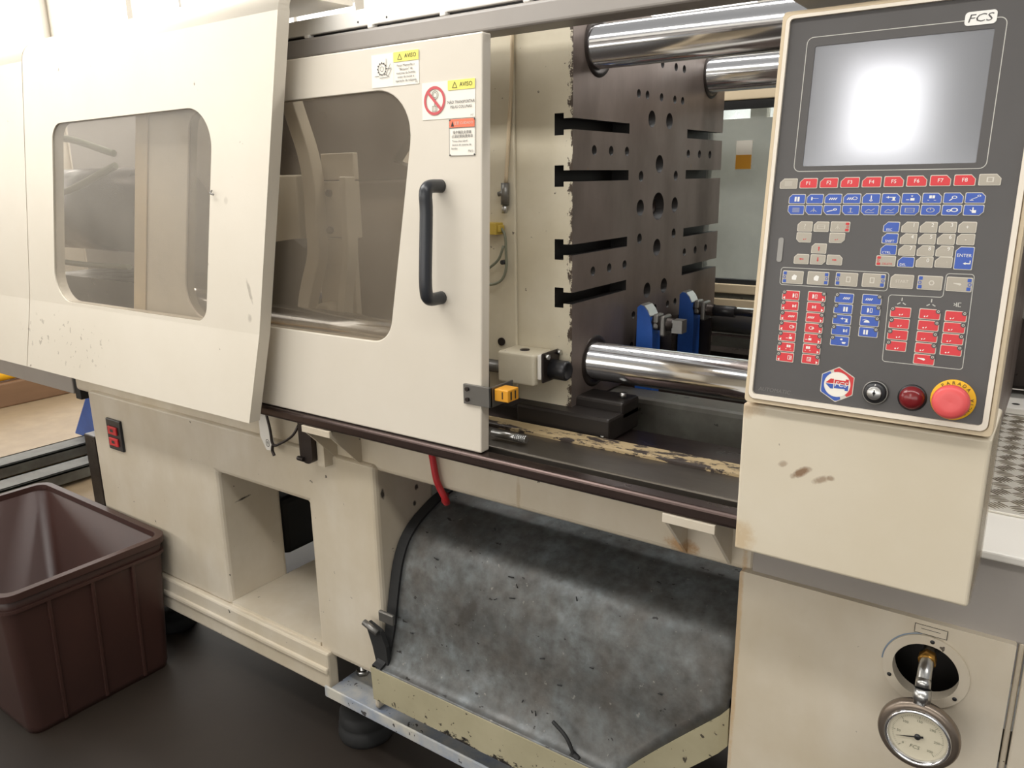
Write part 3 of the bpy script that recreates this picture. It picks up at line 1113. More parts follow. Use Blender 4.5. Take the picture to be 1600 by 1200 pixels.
for hy in (1.50, 2.114):
    for hz in (1.103, 1.753):
        cyl(cb, (PX + 0.02, hy, hz), (-1.1, hy, hz), 0.0435, seg=48)
for hy, hz, r in holes:
    cyl(cb, (PX + 0.02, hy, hz), (PX - (0.05 if r < 0.03 else 0.03), hy, hz), r, seg=20)
bmesh.ops.recalc_face_normals(cb, faces=cb.faces)
cme = bpy.data.meshes.new('cut')
cb.to_mesh(cme)
cb.free()
cutter = bpy.data.objects.new('cut', cme)
COL.objects.link(cutter)
md = body.modifiers.new('cut', 'BOOLEAN')
md.object = cutter
md.operation = 'DIFFERENCE'
md.solver = 'EXACT'
bpy.context.view_layer.update()
dg = bpy.context.evaluated_depsgraph_get()
nm = bpy.data.meshes.new_from_object(body.evaluated_get(dg))
body.modifiers.clear()
body.data = nm
bpy.data.objects.remove(cutter)
nm.materials.clear()
for mm in (M_platen, M_platen_steel, M_hole):
    nm.materials.append(mm)
for p in nm.polygons:
    c = p.center
    if abs(c.x - PX) < 1e-4:
        p.material_index = 1
    elif -0.9 < c.x < PX - 1e-4 and 1.401 < c.y < 2.2135 and 1.021 < c.z < 1.844:
        p.material_index = 2
    else:
        p.material_index = 0
# raised left pad, cable and small fittings on the platen side
P('side_step', plat, M_platen, lambda b: box(b, -1.047, -0.968, 1.392, 1.40, 1.02, 1.84), 0.003)
P('centre_ring', plat, M_darksteel, lambda b: lathe(b, (PX - 0.028, CY, CZ), (1, 0, 0), [(0.0, 0.004), (0.012, 0.006), (0.014, 0.012), (0.022, 0.012), (0.0325, 0.004)], 28))
P('bar_bushing', plat, M_darksteel, lambda b: lathe(b, (PX, 1.50, 1.103), (1, 0, 0), [(0.058, 0.0), (0.057, 0.002), (0.048, 0.0025), (0.0425, 0.001)], 36))
P('bar_bushing', plat, M_darksteel, lambda b: lathe(b, (PX, 2.114, 1.753), (1, 0, 0), [(0.058, 0.0), (0.057, 0.002), (0.048, 0.0025), (0.0425, 0.001)], 36))
P('bar_bushing', plat, M_darksteel, lambda b: lathe(b, (PX, 1.50, 1.753), (1, 0, 0), [(0.058, 0.0), (0.057, 0.002), (0.048, 0.0025), (0.0425, 0.001)], 36))
P('guide_shoe', plat, simple('oily_black_casting', (40, 35, 32), 0.45, 0.3), lambda b: (box(b, -0.95, -0.72, 1.36, 1.50, 0.969, 1.02), box(b, -0.90, -0.72, 1.42, 1.50, 1.0, 1.04)), 0.006)
P('shoe_bolt', plat, M_steel, lambda b: (cyl(b, (-0.74, 1.46, 1.04), (-0.74, 1.46, 1.052), 0.008, seg=6), cyl(b, (-0.735, 1.375, 0.97), (-0.735, 1.362, 0.985), 0.005)))
P('sensor_cable', plat, M_tan, lambda b: tube(b, [(-0.963, 1.386, 1.835), (-0.968, 1.386, 1.70), (-0.978, 1.386, 1.58), (-0.986, 1.386, 1.49)], 0.004, 8))
sc = P('sensor_plug', plat, M_greymetal, lambda b: (cyl(b, (-0.986, 1.383, 1.49), (-0.987, 1.383, 1.445), 0.009), cyl(b, (-0.987, 1.383, 1.47), (-1.002, 1.38, 1.467), 0.005)))
P('plug_tip', sc, M_steel, lambda b: cyl(b, (-0.987, 1.383, 1.445), (-0.989, 1.383, 1.428), 0.006))
yc2 = P('cable_connector', plat, M_yelconn, lambda b: (box(b, -1.045, -1.0, 1.365, 1.395, 1.383, 1.408), box(b, -1.0, -0.994, 1.37, 1.39, 1.388, 1.403)), 0.002)
P('loop_cable', yc2, M_wire, lambda b: tube(b, [(-0.995, 1.38, 1.396), (-0.985, 1.378, 1.38), (-0.983, 1.378, 1.345), (-0.984, 1.378, 1.31), (-0.998, 1.378, 1.285), (-1.025, 1.375, 1.275), (-1.045, 1.375, 1.283), (-1.032, 1.372, 1.305), (-1.0, 1.372, 1.33), (-0.985, 1.372, 1.36)], 0.003, 8))
P('cable_clip', yc2, M_black, lambda b: cyl(b, (-0.99, 1.385, 1.325), (-0.99, 1.372, 1.325), 0.005))
P('plug_screw', plat, M_darksteel, lambda b: cyl(b, (-1.008, 1.394, 1.147), (-1.008, 1.388, 1.147), 0.009))
ls = P('limit_switch_cover', plat, M_platen, lambda b: (box(b, -0.973, -0.880, 1.325, 1.40, 1.074, 1.143)), 0.006, seg=3)
P('switch_lid', ls, M_white, lambda b: box(b, -0.878, -0.868, 1.335, 1.352, 1.088, 1.142), 0.003)
P('switch_flange', ls, M_darksteel, lambda b: box(b, -0.868, -0.862, 1.335, 1.40, 1.082, 1.146), 0.003)
P('switch_nose', ls, M_black, lambda b: lathe(b, (-0.864, 1.37, 1.107), (1, 0, 0), [(0, 0), (0.021, 0), (0.021, 0.038), (0.018, 0.042), (0.015, 0.04), (0.0, 0.036)], 24))
for zz, yy in ((1.138, 1.345), (1.14, 1.392), (1.09, 1.392)):
    P('switch_bolt', ls, M_steel, lambda b: cyl(b, (-0.862, yy, zz), (-0.854, yy, zz), 0.006, seg=6))
P('cover_cap', ls, M_darksteel, lambda b: lathe(b, (-0.925, 1.36, 1.143), (0, 0, 1), [(0.011, 0), (0.01, 0.002), (0, 0.0025)], 18))
P('switch_rod', ls, M_greymetal, lambda b: cyl(b, (-1.3, 1.37, 1.095), (-0.97, 1.37, 1.095), 0.014))

# ================================================================== TIE BARS
for (yy, zz, lb) in ((1.50, 1.103, 'lower front chrome tie bar passing just left of the console'),
                     (1.50, 1.753, 'upper front chrome tie bar along the top of the opening'),
                     (2.114, 1.753, 'upper rear chrome tie bar left of the console screen'),
                     (2.114, 1.103, 'lower rear chrome tie bar behind the blue brackets')):
    bm = nb()
    cyl(bm, (-2.3, yy, zz), (-0.162, yy, zz), 0.042, seg=64)
    lathe(bm, (-2.3, yy, zz), (-1, 0, 0), [(0.042, 0), (0.07, 0.0), (0.07, 0.08), (0.0, 0.08)], 6)
    t = obj('tie_bar', bm, M_chrome)
    tag(t, lb, 'tie bar', 'tie bars between the platens')

sp = thing('stationary_platen', 'brown steel stationary platen hidden behind the control console', 'platen', (-0.11, 1.807, 0.975))
P('platen_block', sp, M_platen_steel, lambda b: box(b, -0.16, -0.065, 1.40, 2.17, 0.985, 1.84), 0.006)
P('platen_foot', sp, M_darksteel, lambda b: (box(b, -0.15, -0.075, 1.42, 1.52, 0.9808, 0.985), box(b, -0.15, -0.075, 2.05, 2.15, 0.9808, 0.985)))

# ================================================================== TOGGLE LINKAGE
tog = thing('toggle_linkage', 'cream toggle linkage castings behind the smoky door window', 'linkage', (-1.9, 1.7, 0.9))


def ribbon(bm, pts, hw, y0, y1):
    pts = smooth_path([(p[0], p[1], 0) for p in pts], 4)
    L = []
    R = []
    for i, p in enumerate(pts):
        d = (pts[min(i + 1, len(pts) - 1)] - pts[max(i - 1, 0)]).normalized()
        n = Vector((-d.y, d.x, 0)) * hw
        L.append((p.x + n.x, p.y + n.y))
        R.append((p.x - n.x, p.y - n.y))
    slab(bm, [L + R[::-1]], lambda u, v: (u, y0, v), lambda u, v: (u, y1, v))


bm = nb()
ribbon(bm, [(-1.90, 1.80), (-1.855, 1.68), (-1.815, 1.57), (-1.802, 1.47), (-1.806, 1.38), (-1.808, 1.29), (-1.850, 1.19), (-1.872, 1.12), (-1.872, 1.03)], 0.025, 1.56, 1.60)
obj('link_arm', bm, M_cream, tog, 0.004)
bm = nb()
ribbon(bm, [(-1.665, 1.51), (-1.668, 1.40), (-1.672, 1.29), (-1.70, 1.18), (-1.715, 1.06)], 0.013, 1.56, 1.60)
obj('link_arm', bm, M_cream, tog, 0.004)
lp = P('link_plate', tog, M_cream, lambda b: (box(b, -1.80, -1.668, 1.61, 1.63, 1.502, 1.575), box(b, -1.80, -1.668, 1.605, 1.63, 1.340, 1.498), box(b, -1.84, -1.69, 1.61, 1.63, 1.05, 1.336)), 0.003)
for bx_, bz in ((-1.765, 1.465), (-1.70, 1.465), (-1.77, 1.36), (-1.70, 1.36)):
    P('plate_bolt', lp, M_darksteel, lambda b: cyl(b, (bx_, 1.61, bz), (bx_, 1.596, bz), 0.011, seg=6))
P('pivot_boss', tog, M_cream, lambda b: lathe(b, (-1.785, 1.62, 1.095), (0, -1, 0), [(0.055, 0), (0.055, 0.05), (0.045, 0.055), (0.034, 0.045)], 32))
P('pivot_pin', tog, M_darksteel, lambda b: cyl(b, (-1.785, 1.62, 1.095), (-1.785, 1.575, 1.095), 0.034))
bm = nb()
slab(bm, [[(-2.342, 1.831), (-2.388, 1.50), (-1.995, 1.494), (-1.67, 1.501), (-1.668, 1.524), (-1.774, 1.556), (-1.701, 1.631), (-1.649, 1.636), (-1.20, 1.63), (-1.20, 1.80)]], lambda u, v: (u, 1.88, v), lambda u, v: (u, 1.93, v))
obj('crosshead', bm, M_darksteel, tog, 0.004)
bm = nb()
slab(bm, [roundpoly([(-2.21, 1.03), (-1.965, 1.03), (-1.94, 1.303), (-1.985, 1.325), (-2.06, 1.316), (-2.15, 1.288)], 0.015)], lambda u, v: (u, 1.64, v), lambda u, v: (u, 1.70, v))
obj('sump_block', bm, M_rubber, tog, 0.006)
P('side_casting', tog, M_cream, lambda b: box(b, -2.33, -2.14, 1.80, 1.86, 1.25, 1.52), 0.006)
P('rear_casting', tog, M_dim_in, lambda b: box(b, -2.1, -1.2, 1.95, 2.05, 1.0, 1.50), 0.01)
P('rear_web', tog, M_cast, lambda b: box(b, -1.5, -1.06, 1.72, 1.78, 1.03, 1.48), 0.01)

tail = thing('tail_stock', 'grey tail-stock casting behind the dusty guard window', 'casting', (-2.5, 1.6, 0.9))
P('end_casting', tail, M_grey, lambda b: box(b, -3.7, -2.42, 1.85, 1.95, 0.87, 1.82), 0.02)
P('dark_cylinder', tail, M_darksteel, lambda b: (cyl(b, (-3.6, 1.7, 1.4), (-2.7, 1.7, 1.4), 0.16, seg=32), box(b, -3.4, -2.75, 1.55, 1.9, 0.9, 1.15)))
P('hose', tail, M_wire, lambda b: (tube(b, [(-3.3, 1.5, 1.62), (-3.0, 1.48, 1.66), (-2.7, 1.5, 1.6)], 0.012), tube(b, [(-3.4, 1.5, 1.5), (-3.05, 1.47, 1.47), (-2.7, 1.5, 1.56)], 0.012), tube(b, [(-3.4, 1.5, 1.22), (-3.05, 1.5, 1.21), (-2.7, 1.5, 1.215)], 0.01)))

# ================================================================== BLUE BRACKETS
for k, (yy, zz, lab) in enumerate(((1.655, 1.205, 'blue curved hose bracket nearer the door, beside the shiny tie bar'), (1.90, 1.205, 'blue curved hose bracket farther back, below the platen corner'))):
    br = thing('hose_bracket', lab, 'bracket', (-0.80, yy, 1.0), 'blue hose brackets on the platen')
    bm = nb()
    top = [(-0.8225, 1.203), (-0.815, 1.2095), (-0.806, 1.207), (-0.797, 1.197), (-0.790, 1.183), (-0.785, 1.165), (-0.782, 1.14)]
    prof = [(-0.824, 0.99)] + top + [(-0.781, 0.99)]
    slab(bm, [prof[::-1]], lambda u, v: (u, yy, v), lambda u, v: (u, yy + 0.042, v))
    obj('bracket_body', bm, M_blue, br)
    bm = nb()
    t5 = top[:5]
    slab(bm, [[(u + 0.0012, v + 0.0015) for u, v in t5] + [(u - 0.001, v - 0.003) for u, v in t5[::-1]]], lambda u, v: (u, yy + 0.001, v), lambda u, v: (u, yy + 0.043, v))
    obj('worn_top', bm, M_steel, br)
    P('coupling_plate', br, M_greymetal, lambda b: (box(b, -0.784, -0.770, yy + 0.002, yy + 0.036, 1.155, 1.190), box(b, -0.764, -0.752, yy - 0.004, yy + 0.040, 1.140, 1.188)), 0.004)
    P('coupling_nut', br, M_darksteel, lambda b: cyl(b, (-0.79, yy + 0.018, 1.166), (-0.735, yy + 0.018, 1.166), 0.017, seg=6))
    P('coupling_end', br, M_greymetal if k == 0 else M_black, lambda b: box(b, -0.737, -0.712, yy + 0.004, yy + 0.032, 1.150, 1.180) if k == 0 else cyl(b, (-0.735, yy + 0.018, 1.166), (-0.68, yy + 0.018, 1.166), 0.014, seg=8))
    br.location.x += 0.016
    P('stay_rod', br, M_darksteel, lambda b: box(b, -0.83, -0.74, yy + 0.05, yy + 0.062, 1.0, 1.14))
rod = P('ejector_rod', None, M_steel, lambda b: (cyl(b, (-0.68, 1.918, 1.166), (-0.161, 1.918, 1.166), 0.009), cyl(b, (-0.68, 1.918, 1.166), (-0.672, 1.918, 1.166), 0.013)))
tag(rod, 'thin bright steel rod running from the farther blue bracket', 'rod')
bm = nb()
cyl(bm, (-0.8, 2.0, 1.125), (-0.161, 2.0, 1.125), 0.03, seg=32)
cyl(bm, (-0.62, 1.99, 1.13), (-0.58, 1.99, 1.13), 0.034, seg=12)
rod = obj('hydraulic_cylinder', bm, M_greymetal)
tag(rod, 'grey hydraulic cylinder lying under the thin steel rod', 'cylinder')
rh = P('red_hose', None, M_redhose, lambda b: tube(b, [(-0.66, 1.70, 1.03), (-0.60, 1.73, 1.055), (-0.53, 1.76, 1.09), (-0.42, 1.8, 1.13), (-0.3, 1.85, 1.14)], 0.008))
tag(rh, 'thin red hose behind the shiny tie bar near the console', 'hose')
rh = P('red_hose', None, M_redhose, lambda b: tube(b, [(-1.085, 1.217, 0.951), (-1.0795, 1.222, 0.915), (-1.072, 1.222, 0.872), (-1.066, 1.224, 0.848), (-1.056, 1.238, 0.806), (-1.125, 1.31, 0.768), (-1.238, 1.45, 0.705), (-1.25, 1.5, 0.6)], 0.0075))
tag(rh, 'red hose hanging below the guide rail above the chute', 'hose')
bo = thing('guide_bolt', 'bright threaded bolt lying on the ledge at the foot of the sliding door', 'bolt', (-0.86, 1.25, 0.976))
P('bolt_shank', bo, M_steel, lambda b: cyl(b, (-0.93, 1.245, 0.988), (-0.845, 1.245, 0.988), 0.0075))
P('bolt_thread', bo, M_greymetal, lambda b: [cyl(b, (-0.872 + i * 0.0045, 1.245, 0.988), (-0.870 + i * 0.0045, 1.245, 0.988), 0.0088, seg=14) for i in range(6)])

# ================================================================== CONSOLE
TA = math.atan(0.058 / 0.502)
con = thing('control_console', 'tilted charcoal control console with grey screen and coloured keys', 'control panel', (-0.343, 1.05, 1.193), rot=(-TA, 0, 0))


def PC(name, parent, mats, build, bevel=0.0, label=None, **k):
    bm = bmesh.new()
    build(bm)
    o = obj(name, bm, mats, parent, bevel, local=True, **k)
    if label:
        o['label'] = label
    return o


mmf = lambda dy: (lambda u, v: (u / 1000, -dy / 1000, v / 1000))
W_, H_ = 299.0, 512.0
PC('console_housing', con, M_tan, lambda b: box(b, 0, W_ / 1000, 0.0, 0.05, 0, H_ / 1000), 0.006, seg=3)
bm = nb()
slab(bm, [rrect(0.5, W_ - 0.5, 0.5, H_ - 0.5, 6), rrect(5, W_ - 5, 5.5, H_ - 5, 9)], mmf(3), mmf(-1))
obj('outer_rim', bm, M_tan, con, 0.0012, local=True)
bm = nb()
slab(bm, [rrect(6, W_ - 6, 6.5, H_ - 6, 9), rrect(11, W_ - 12, 13, H_ - 10.5, 5)], mmf(6), mmf(-1))
obj('inner_rim', bm, M_creamrim, con, 0.0018, local=True)
bm = nb()
slab(bm, [rrect(8, W_ - 9, 9, H_ - 8, 5), rrect(45, 241.5, 318, 466, 2)], mmf(1.5), mmf(-0.5))
ov = obj('overlay_panel', bm, M_overlay, con, local=True)
# screen set back behind the overlay, very slightly bulged glass
bm = nb()
N = 16
grid = [[bm.verts.new(((45 + 196.5 * i / N) / 1000, -0.0004 - 0.0004 * (1 - (2 * i / N - 1) ** 2) * (1 - (2 * j / N - 1) ** 2), (318 + 148 * j / N) / 1000)) for j in range(N + 1)] for i in range(N + 1)]
for i in range(N):
    for j in range(N):
        f = bm.faces.new((grid[i][j], grid[i + 1][j], grid[i + 1][j + 1], grid[i][j + 1]))
        f.smooth = True
scr = obj('screen', bm, M_screen, con, local=True)
scr['label'] = 'switched-off grey monitor glass'
bm = nb()
flat(bm, outline(rrect(34, 253, 311, 477.5, 8), 0.9), mmf(1.8))
obj('screen_frame_line', bm, M_line, con, local=True)
# badge
bm = nb()
slab(bm, [rrect(210, 242, 471, 486, 4)], mmf(1.5), mmf(2.4))
bd = obj('maker_badge', bm, M_print, con, local=True)
bm = nb()
text(bm, 'FCS', 12.5, 226, 478.2, mmf(2.6), sx=1.25, shear=0.25)
obj('badge_letters', bm, M_overlay, bd, local=True)


# ---- icons as 2-D loops in a -1..1 box
def R_(x0, z0, x1, z1):
    return [[(x0, z0), (x1, z0), (x1, z1), (x0, z1)]]


def L_(a, b, w=0.16):
    return [strip2(a, b, w)]


def T_(*p):
    return [list(p)]


def O_(x, z, r, w=0.16, n=18):
    return [circ(x, z, r, n), circ(x, z, r - w, n)]


def D_(x, z, r, n=14):
    return [circ(x, z, r, n)]


def screw(x0, n=4):
    return [[[(x0 + i * 0.32, -0.3), (x0 + i * 0.32 + 0.18, -0.3), (x0 + i * 0.32 + 0.42, 0.3), (x0 + i * 0.32 + 0.24, 0.3)]] for i in range(n)]


ICON = {
    'bars': [R_(-0.4, -0.7, -0.08, 0.6), R_(0.08, -0.7, 0.42, 0.6)],
    'tee': [R_(-0.6, -0.4, -0.4, 0.5), L_((-0.4, 0.1), (0.6, 0.1), 0.1)],
    'screw': screw(-0.7),
    'screwcurl': screw(-0.8, 3) + [O_(0.45, 0.1, 0.42, 0.1)],
    'thermo': [L_((0, -0.2), (0, 0.8), 0.14), O_(0, -0.5, 0.25, 0.12)],
    'nozzle': [L_((-0.7, 0.3), (0.7, 0.3), 0.16), L_((-0.4, 0.0), (-0.4, 0.6), 0.14), R_(0.25, -0.6, 0.6, 0.3), L_((0.1, -0.55), (0.75, -0.55), 0.14)],
    'drop': [T_((-0.05, 0.7), (0.25, 0.7), (0.1, 0.3)), R_(-0.1, -0.6, 0.5, 0.05), L_((-0.7, -0.4), (-0.25, -0.4), 0.16)],
    'blocks': [R_(-0.4, -0.05, -0.04, 0.7), R_(0.04, -0.05, 0.4, 0.7), L_((-0.6, -0.55), (-0.35, -0.55), 0.12), L_((0.3, -0.55), (0.6, -0.55), 0.12)],
    'glass': [O_(0.15, 0.2, 0.38, 0.13), L_((-0.12, -0.15), (-0.5, -0.7), 0.16)],
    'alarm': [L_((-0.7, -0.6), (-0.2, -0.6), 0.14), L_((-0.5, -0.4), (0.3, 0.2), 0.1), O_(0.5, 0.5, 0.25, 0.1)],
    'lines': [L_((-0.6, 0.5), (0.6, 0.5), 0.12), L_((-0.6, 0.15), (0.6, 0.15), 0.12), L_((-0.6, -0.2), (0.6, -0.2), 0.12), L_((-0.6, -0.55), (0.6, -0.55), 0.12)],
    'tree': [L_((0, -0.6), (0, 0.6), 0.1), L_((-0.5, -0.5), (0, 0.1), 0.1), L_((0.5, -0.5), (0, 0.1), 0.1)],
    'wrench': [L_((-0.8, -0.5), (0.3, 0.0), 0.18), O_(0.5, 0.15, 0.3, 0.14)],
    'post': [L_((0, -0.6), (0, 0.6), 0.12), L_((-0.2, 0.4), (0.2, 0.4), 0.12), L_((-0.4, -0.65), (0.4, -0.65), 0.1)],
    'graph': [L_((-0.7, -0.5), (-0.2, 0.2), 0.1), L_((-0.2, 0.2), (0.2, -0.2), 0.1), L_((0.2, -0.2), (0.7, 0.4), 0.1), L_((-0.7, -0.7), (0.7, -0.7), 0.1)],
    'frame': [outline([(-0.7, -0.6), (0.7, -0.6), (0.7, 0.5), (-0.7, 0.5)], 0.1), L_((-0.7, 0.0), (0.7, 0.0), 0.08)],
    'clock': [O_(0, 0, 0.6, 0.12), L_((0, 0), (0, 0.4), 0.12)],
    'gears': [O_(-0.4, -0.15, 0.32, 0.15), O_(0.35, 0.05, 0.52, 0.18)],
    'hand': [R_(-0.2, -0.7, 0.35, 0.0), L_((-0.1, 0.0), (-0.1, 0.7), 0.16), L_((-0.2, -0.3), (-0.5, 0.1), 0.14)],
    'mold': [T_((-0.15, -0.6), (0.1, -0.6), (0.2, 0.0), (0.1, 0.6), (-0.15, 0.6)), outline([(0.35, -0.6), (0.8, -0.6), (0.8, 0.6), (0.35, 0.6)], 0.1)],
    'ejector': [R_(0.0, -0.4, 0.2, 0.4), L_((0.2, 0.15), (0.75, 0.15), 0.14), L_((0.2, -0.2), (0.75, -0.2), 0.14), R_(0.6, -0.4, 0.75, 0.5)],
    'unit': [O_(0.25, 0, 0.5, 0.12), L_((0.3, 0), (0.8, 0), 0.3)],
    'door': [outline([(0.0, -0.6), (0.8, -0.6), (0.8, 0.6), (0.0, 0.6)], 0.1), L_((0.45, -0.5), (0.7, 0.4), 0.1), R_(0.36, -0.6, 0.44, 0.6)],
    'half': [T_((-0.55, -0.4), (0.55, -0.4), (0.4, 0.1), (0.0, 0.35), (-0.4, 0.1)), L_((-0.8, 0.2), (-0.1, 0.55), 0.1)],
    'robot': [D_(-0.15, 0.5, 0.25), T_((0.1, -0.7), (0.6, -0.7), (0.75, -0.2), (-0.05, -0.2))],
    'fist': [roundpoly([(-0.5, -0.5), (0.4, -0.6), (0.55, 0.4), (-0.1, 0.65), (-0.55, 0.1)], 0.18)],
    'cycle': [O_(0, 0, 0.55, 0.2, 6)],
    'cycleh': [outline([(-0.4, -0.6), (0.5, -0.6), (0.5, 0.6), (-0.4, 0.6)], 0.18)],
    'motor': [L_((-0.5, -0.5), (0.5, -0.4), 0.12)],
    'knife': [T_((-0.7, 0.1), (0.2, -0.1), (0.5, -0.25), (0.75, 0.0), (0.5, 0.25), (-0.7, 0.25))],
    'bomb': [L_((0.0, -0.55), (0.25, -0.3), 0.14), D_(-0.35, -0.5, 0.14)],
}
ICON['fist'] = [[ICON['fist'][0]]] if isinstance(ICON['fist'][0][0], tuple) else ICON['fist']


def keyshape(cx, cz, w, h, ch, cut):
    x0, x1, z0, z1 = cx - w / 2, cx + w / 2, cz - h / 2, cz + h / 2
    pts = []
    rr = []
    for nm, p, s1_, s2_ in (('br', (x1, z0), (-1, 0), (0, 1)), ('tr', (x1, z1), (0, -1), (-1, 0)), ('tl', (x0, z1), (1, 0), (0, -1)), ('bl', (x0, z0), (0, 1), (1, 0))):
        if nm in ch:
            pts.append((p[0] + s1_[0] * cut, p[1] + s1_[1] * cut))
            pts.append((p[0] + s2_[0] * cut, p[1] + s2_[1] * cut))
            rr += [0.6, 0.6]
        else:
            pts.append(p)
            rr.append(1.3)
    return roundpoly(pts, rr, 3)


def key(cx, cz, w, h, mat, ch=(), cut=4.0, icon=None, txt=None, tsize=5.0, tx=0, tz=0, pm=None, isc=None, led=None, ioff=0.0, arrow=None, name='key', tab=None):
    bm = nb()
    slab(bm, [keyshape(cx, cz, w, h, ch, cut)], mmf(2.3), mmf(1.4), 0)
    slab(bm, [keyshape(cx, cz, w - 1.7, h - 1.7, ch, cut * 0.85)], mmf(2.6), mmf(2.0), 1)
    k = obj(name, bm, [M_border, mat], con, local=True)
    mp = mmf(2.8)
    if icon or txt or arrow:
        bm = nb()
        if icon:
            sx_, sz_ = isc or (w * 0.36, h * 0.36)
            for lp_ in ICON[icon]:
                flat(bm, [[(cx + ioff + u * sx_, cz + v * sz_) for u, v in q] for q in lp_], mp)
        if txt:
            text(bm, txt, tsize, cx + tx, cz + tz, mp)
        if arrow:
            s = arrow
            flat(bm, [[(cx + s * (w / 2 - 1.6), cz - h * 0.27), (cx + s * (w / 2 - 4.2), cz - h * 0.12), (cx + s * (w / 2 - 4.2), cz - h * 0.42)]], mp)
        obj('legend', bm, pm or M_print, k, local=True)
    if led:
        lx = cx + (w / 2 - 2.6) * (1 if 'r' in led else -1)
        lz = cz + (h / 2 - 2.4)
        bm = nb()
        slab(bm, [circ(lx, lz, 3.0, 16)], mmf(2.9), mmf(2.0), 0)
        slab(bm, [circ(lx, lz, 1.5, 12), circ(lx, lz, 0.9, 12)], mmf(3.05), mmf(2.5), 1)
        obj('indicator', bm, [M_overlay, M_printgrey], k, local=True)
    if tab:
        side, tm = tab
        xx = cx + (w / 2 - 3.2) * side
        bm = nb()
        for dz in (-h * 0.3, h * 0.3):
            flat(bm, [rrect(xx - 2.1, xx + 2.1, cz + dz - h * 0.12, cz + dz + h * 0.12, 0.5, 2)], mp)
        flat(bm, [circ(xx + side * 0.6, cz, h * 0.12, 12), circ(xx + side * 0.6, cz, h * 0.07, 12)], mp)
        obj('tab', bm, tm, k, local=True)
    return k


# function row
for i in range(10):
    cx = 30 + i * 25.35
    cz = 296 + i * 0.3
    left = i < 5
    ch = ('tl',) if left else ('tr',)
    if i in (0, 9):
        key(cx, cz, 22.5, 13, M_greykey, ch, 5, 'lines' if i == 0 else 'cycleh', pm=M_printgrey)
    else:
        key(cx, cz, 22.5, 13, M_redkey, ch, 5, txt='F%d' % i, tsize=6.5)
ic1 = ('bars', 'tee', 'screw', 'screwcurl', 'thermo', 'nozzle', 'drop', 'blocks', 'glass', 'alarm')
ic2 = ('lines', 'tree', 'wrench', 'post', 'graph', 'graph', 'frame', 'clock', 'gears', 'hand')
for i in range(10):
    left = i < 5
    key(43 + i * 22.57, 276.3 + i * 0.2, 21.2, 12.6, M_bluekey, ('tl',) if left else ('tr',), 4.2, ic1[i])
    key(43 + i * 22.57, 262.3 + i * 0.2, 21.2, 12.6, M_bluekey, ('bl',) if left else ('br',), 4.2, ic2[i], pm=None if i in (2, 8, 9) else M_line)
# navigation block
key(56.8, 241.2, 19, 13, M_greykey, ('tl',), 4, txt='?', tsize=9, pm=M_printgrey)
key(77.4, 241.4, 19, 13, M_greykey, ('tl',), 4, 'frame', pm=M_printgrey)
key(100.5, 241.8, 23.5, 13, M_greykey, (), 4, 'tree', pm=M_printgrey, ioff=-3, isc=(5, 5), tab=(1, M_printred))
key(56.8, 227.2, 19, 13, M_greykey, ('bl',), 4, 'bomb', pm=M_printred, isc=(5, 5), ioff=2)
key(98.2, 227.8, 19, 13, M_greykey, ('br',), 4, 'bomb', pm=M_printred, isc=(5, 5))
for cx, cz, ch, a in ((77.5, 213.6, ('tl',), 90), (56.7, 199.2, ('tl',), 180), (77.6, 199.4, ('br',), 270), (98.3, 199.8, ('tr',), 0)):
    k = key(cx, cz, 19, 13, M_greykey, ch, 4)
    bm = nb()
    ca, sa = math.cos(math.radians(a)), math.sin(math.radians(a))
    arrow_pts = [(-2.8, -0.6), (0.4, -0.6), (0.4, -1.4), (3.0, 0), (0.4, 1.4), (0.4, 0.6), (-2.8, 0.6)]
    flat(bm, [[(cx + u * ca - v * sa, cz + u * sa + v * ca) for u, v in arrow_pts]], mmf(2.8))
    obj('legend', bm, M_printred, k, local=True)
# pen slot
PC('key_slot', con, M_greymetal, lambda b: slab(b, [rrect(24.5, 31.5, 194, 226, 3)], mmf(1.4), mmf(2.6)), 0.0006)
# numeric block
for i, t in enumerate(('ESC', 'SHIFT', 'CTRL')):
    key(160.5, 242.9 - i * 13.9, 18.6, 12.8, M_bluekey, ('tl',), 5, txt=t, tsize=4.2, tz=-3.4, tx=-2 if i != 1 else 0)
key(158.9, 201.4, 22.5, 12.8, M_greykey, (), 4, txt='DELETE', tsize=3.4, tz=-3.6, tx=2, pm=M_printred, tab=(-1, M_printred))
nums = (('1', '2', '3', '+'), ('4', '5', '6', '-'), ('7', '8', '9'))
for r, row in enumerate(nums):
    for c, t in enumerate(row):
        plain = c == 3
        k = key(181.2 + c * 20.4, 243.1 - r * 14.0 + c * 0.4, 18.8, 13, M_greykey, ('tl',), 5.5 if not plain else 4, txt=t, tsize=6.5, tx=0 if plain else 4.2, tz=0 if plain else 2.4, pm=M_print)
key(181.7, 201.1, 18.8, 13, M_bluekey, ('tl',), 5, txt='DEL', tsize=4.2, tz=-3.4, tx=-3)
key(202.1, 202.0, 18.8, 13, M_greykey, ('tl',), 5, txt='0', tsize=6.5, tx=3.5, tz=2)
key(222.6, 202.8, 18.8, 13, M_greykey, ('tl',), 5, txt='.', tsize=6.5, tx=3.5, tz=2, pm=M_printgrey)
k = key(243.3, 208.4, 19.5, 27.2, M_bluekey, ('tl',), 5, txt='ENTER', tsize=5.2, tz=3)
bm = nb()
flat(bm, [strip2((245.3, 202.2), (250.5, 202.2), 1.2)], mmf(2.8))
flat(bm, [strip2((250.2, 202), (250.2, 206), 1.0)], mmf(2.8))
flat(bm, [[(243, 202.2), (245.8, 203.8), (245.8, 200.6)]], mmf(2.8))
obj('return_mark', bm, M_print, k, local=True)
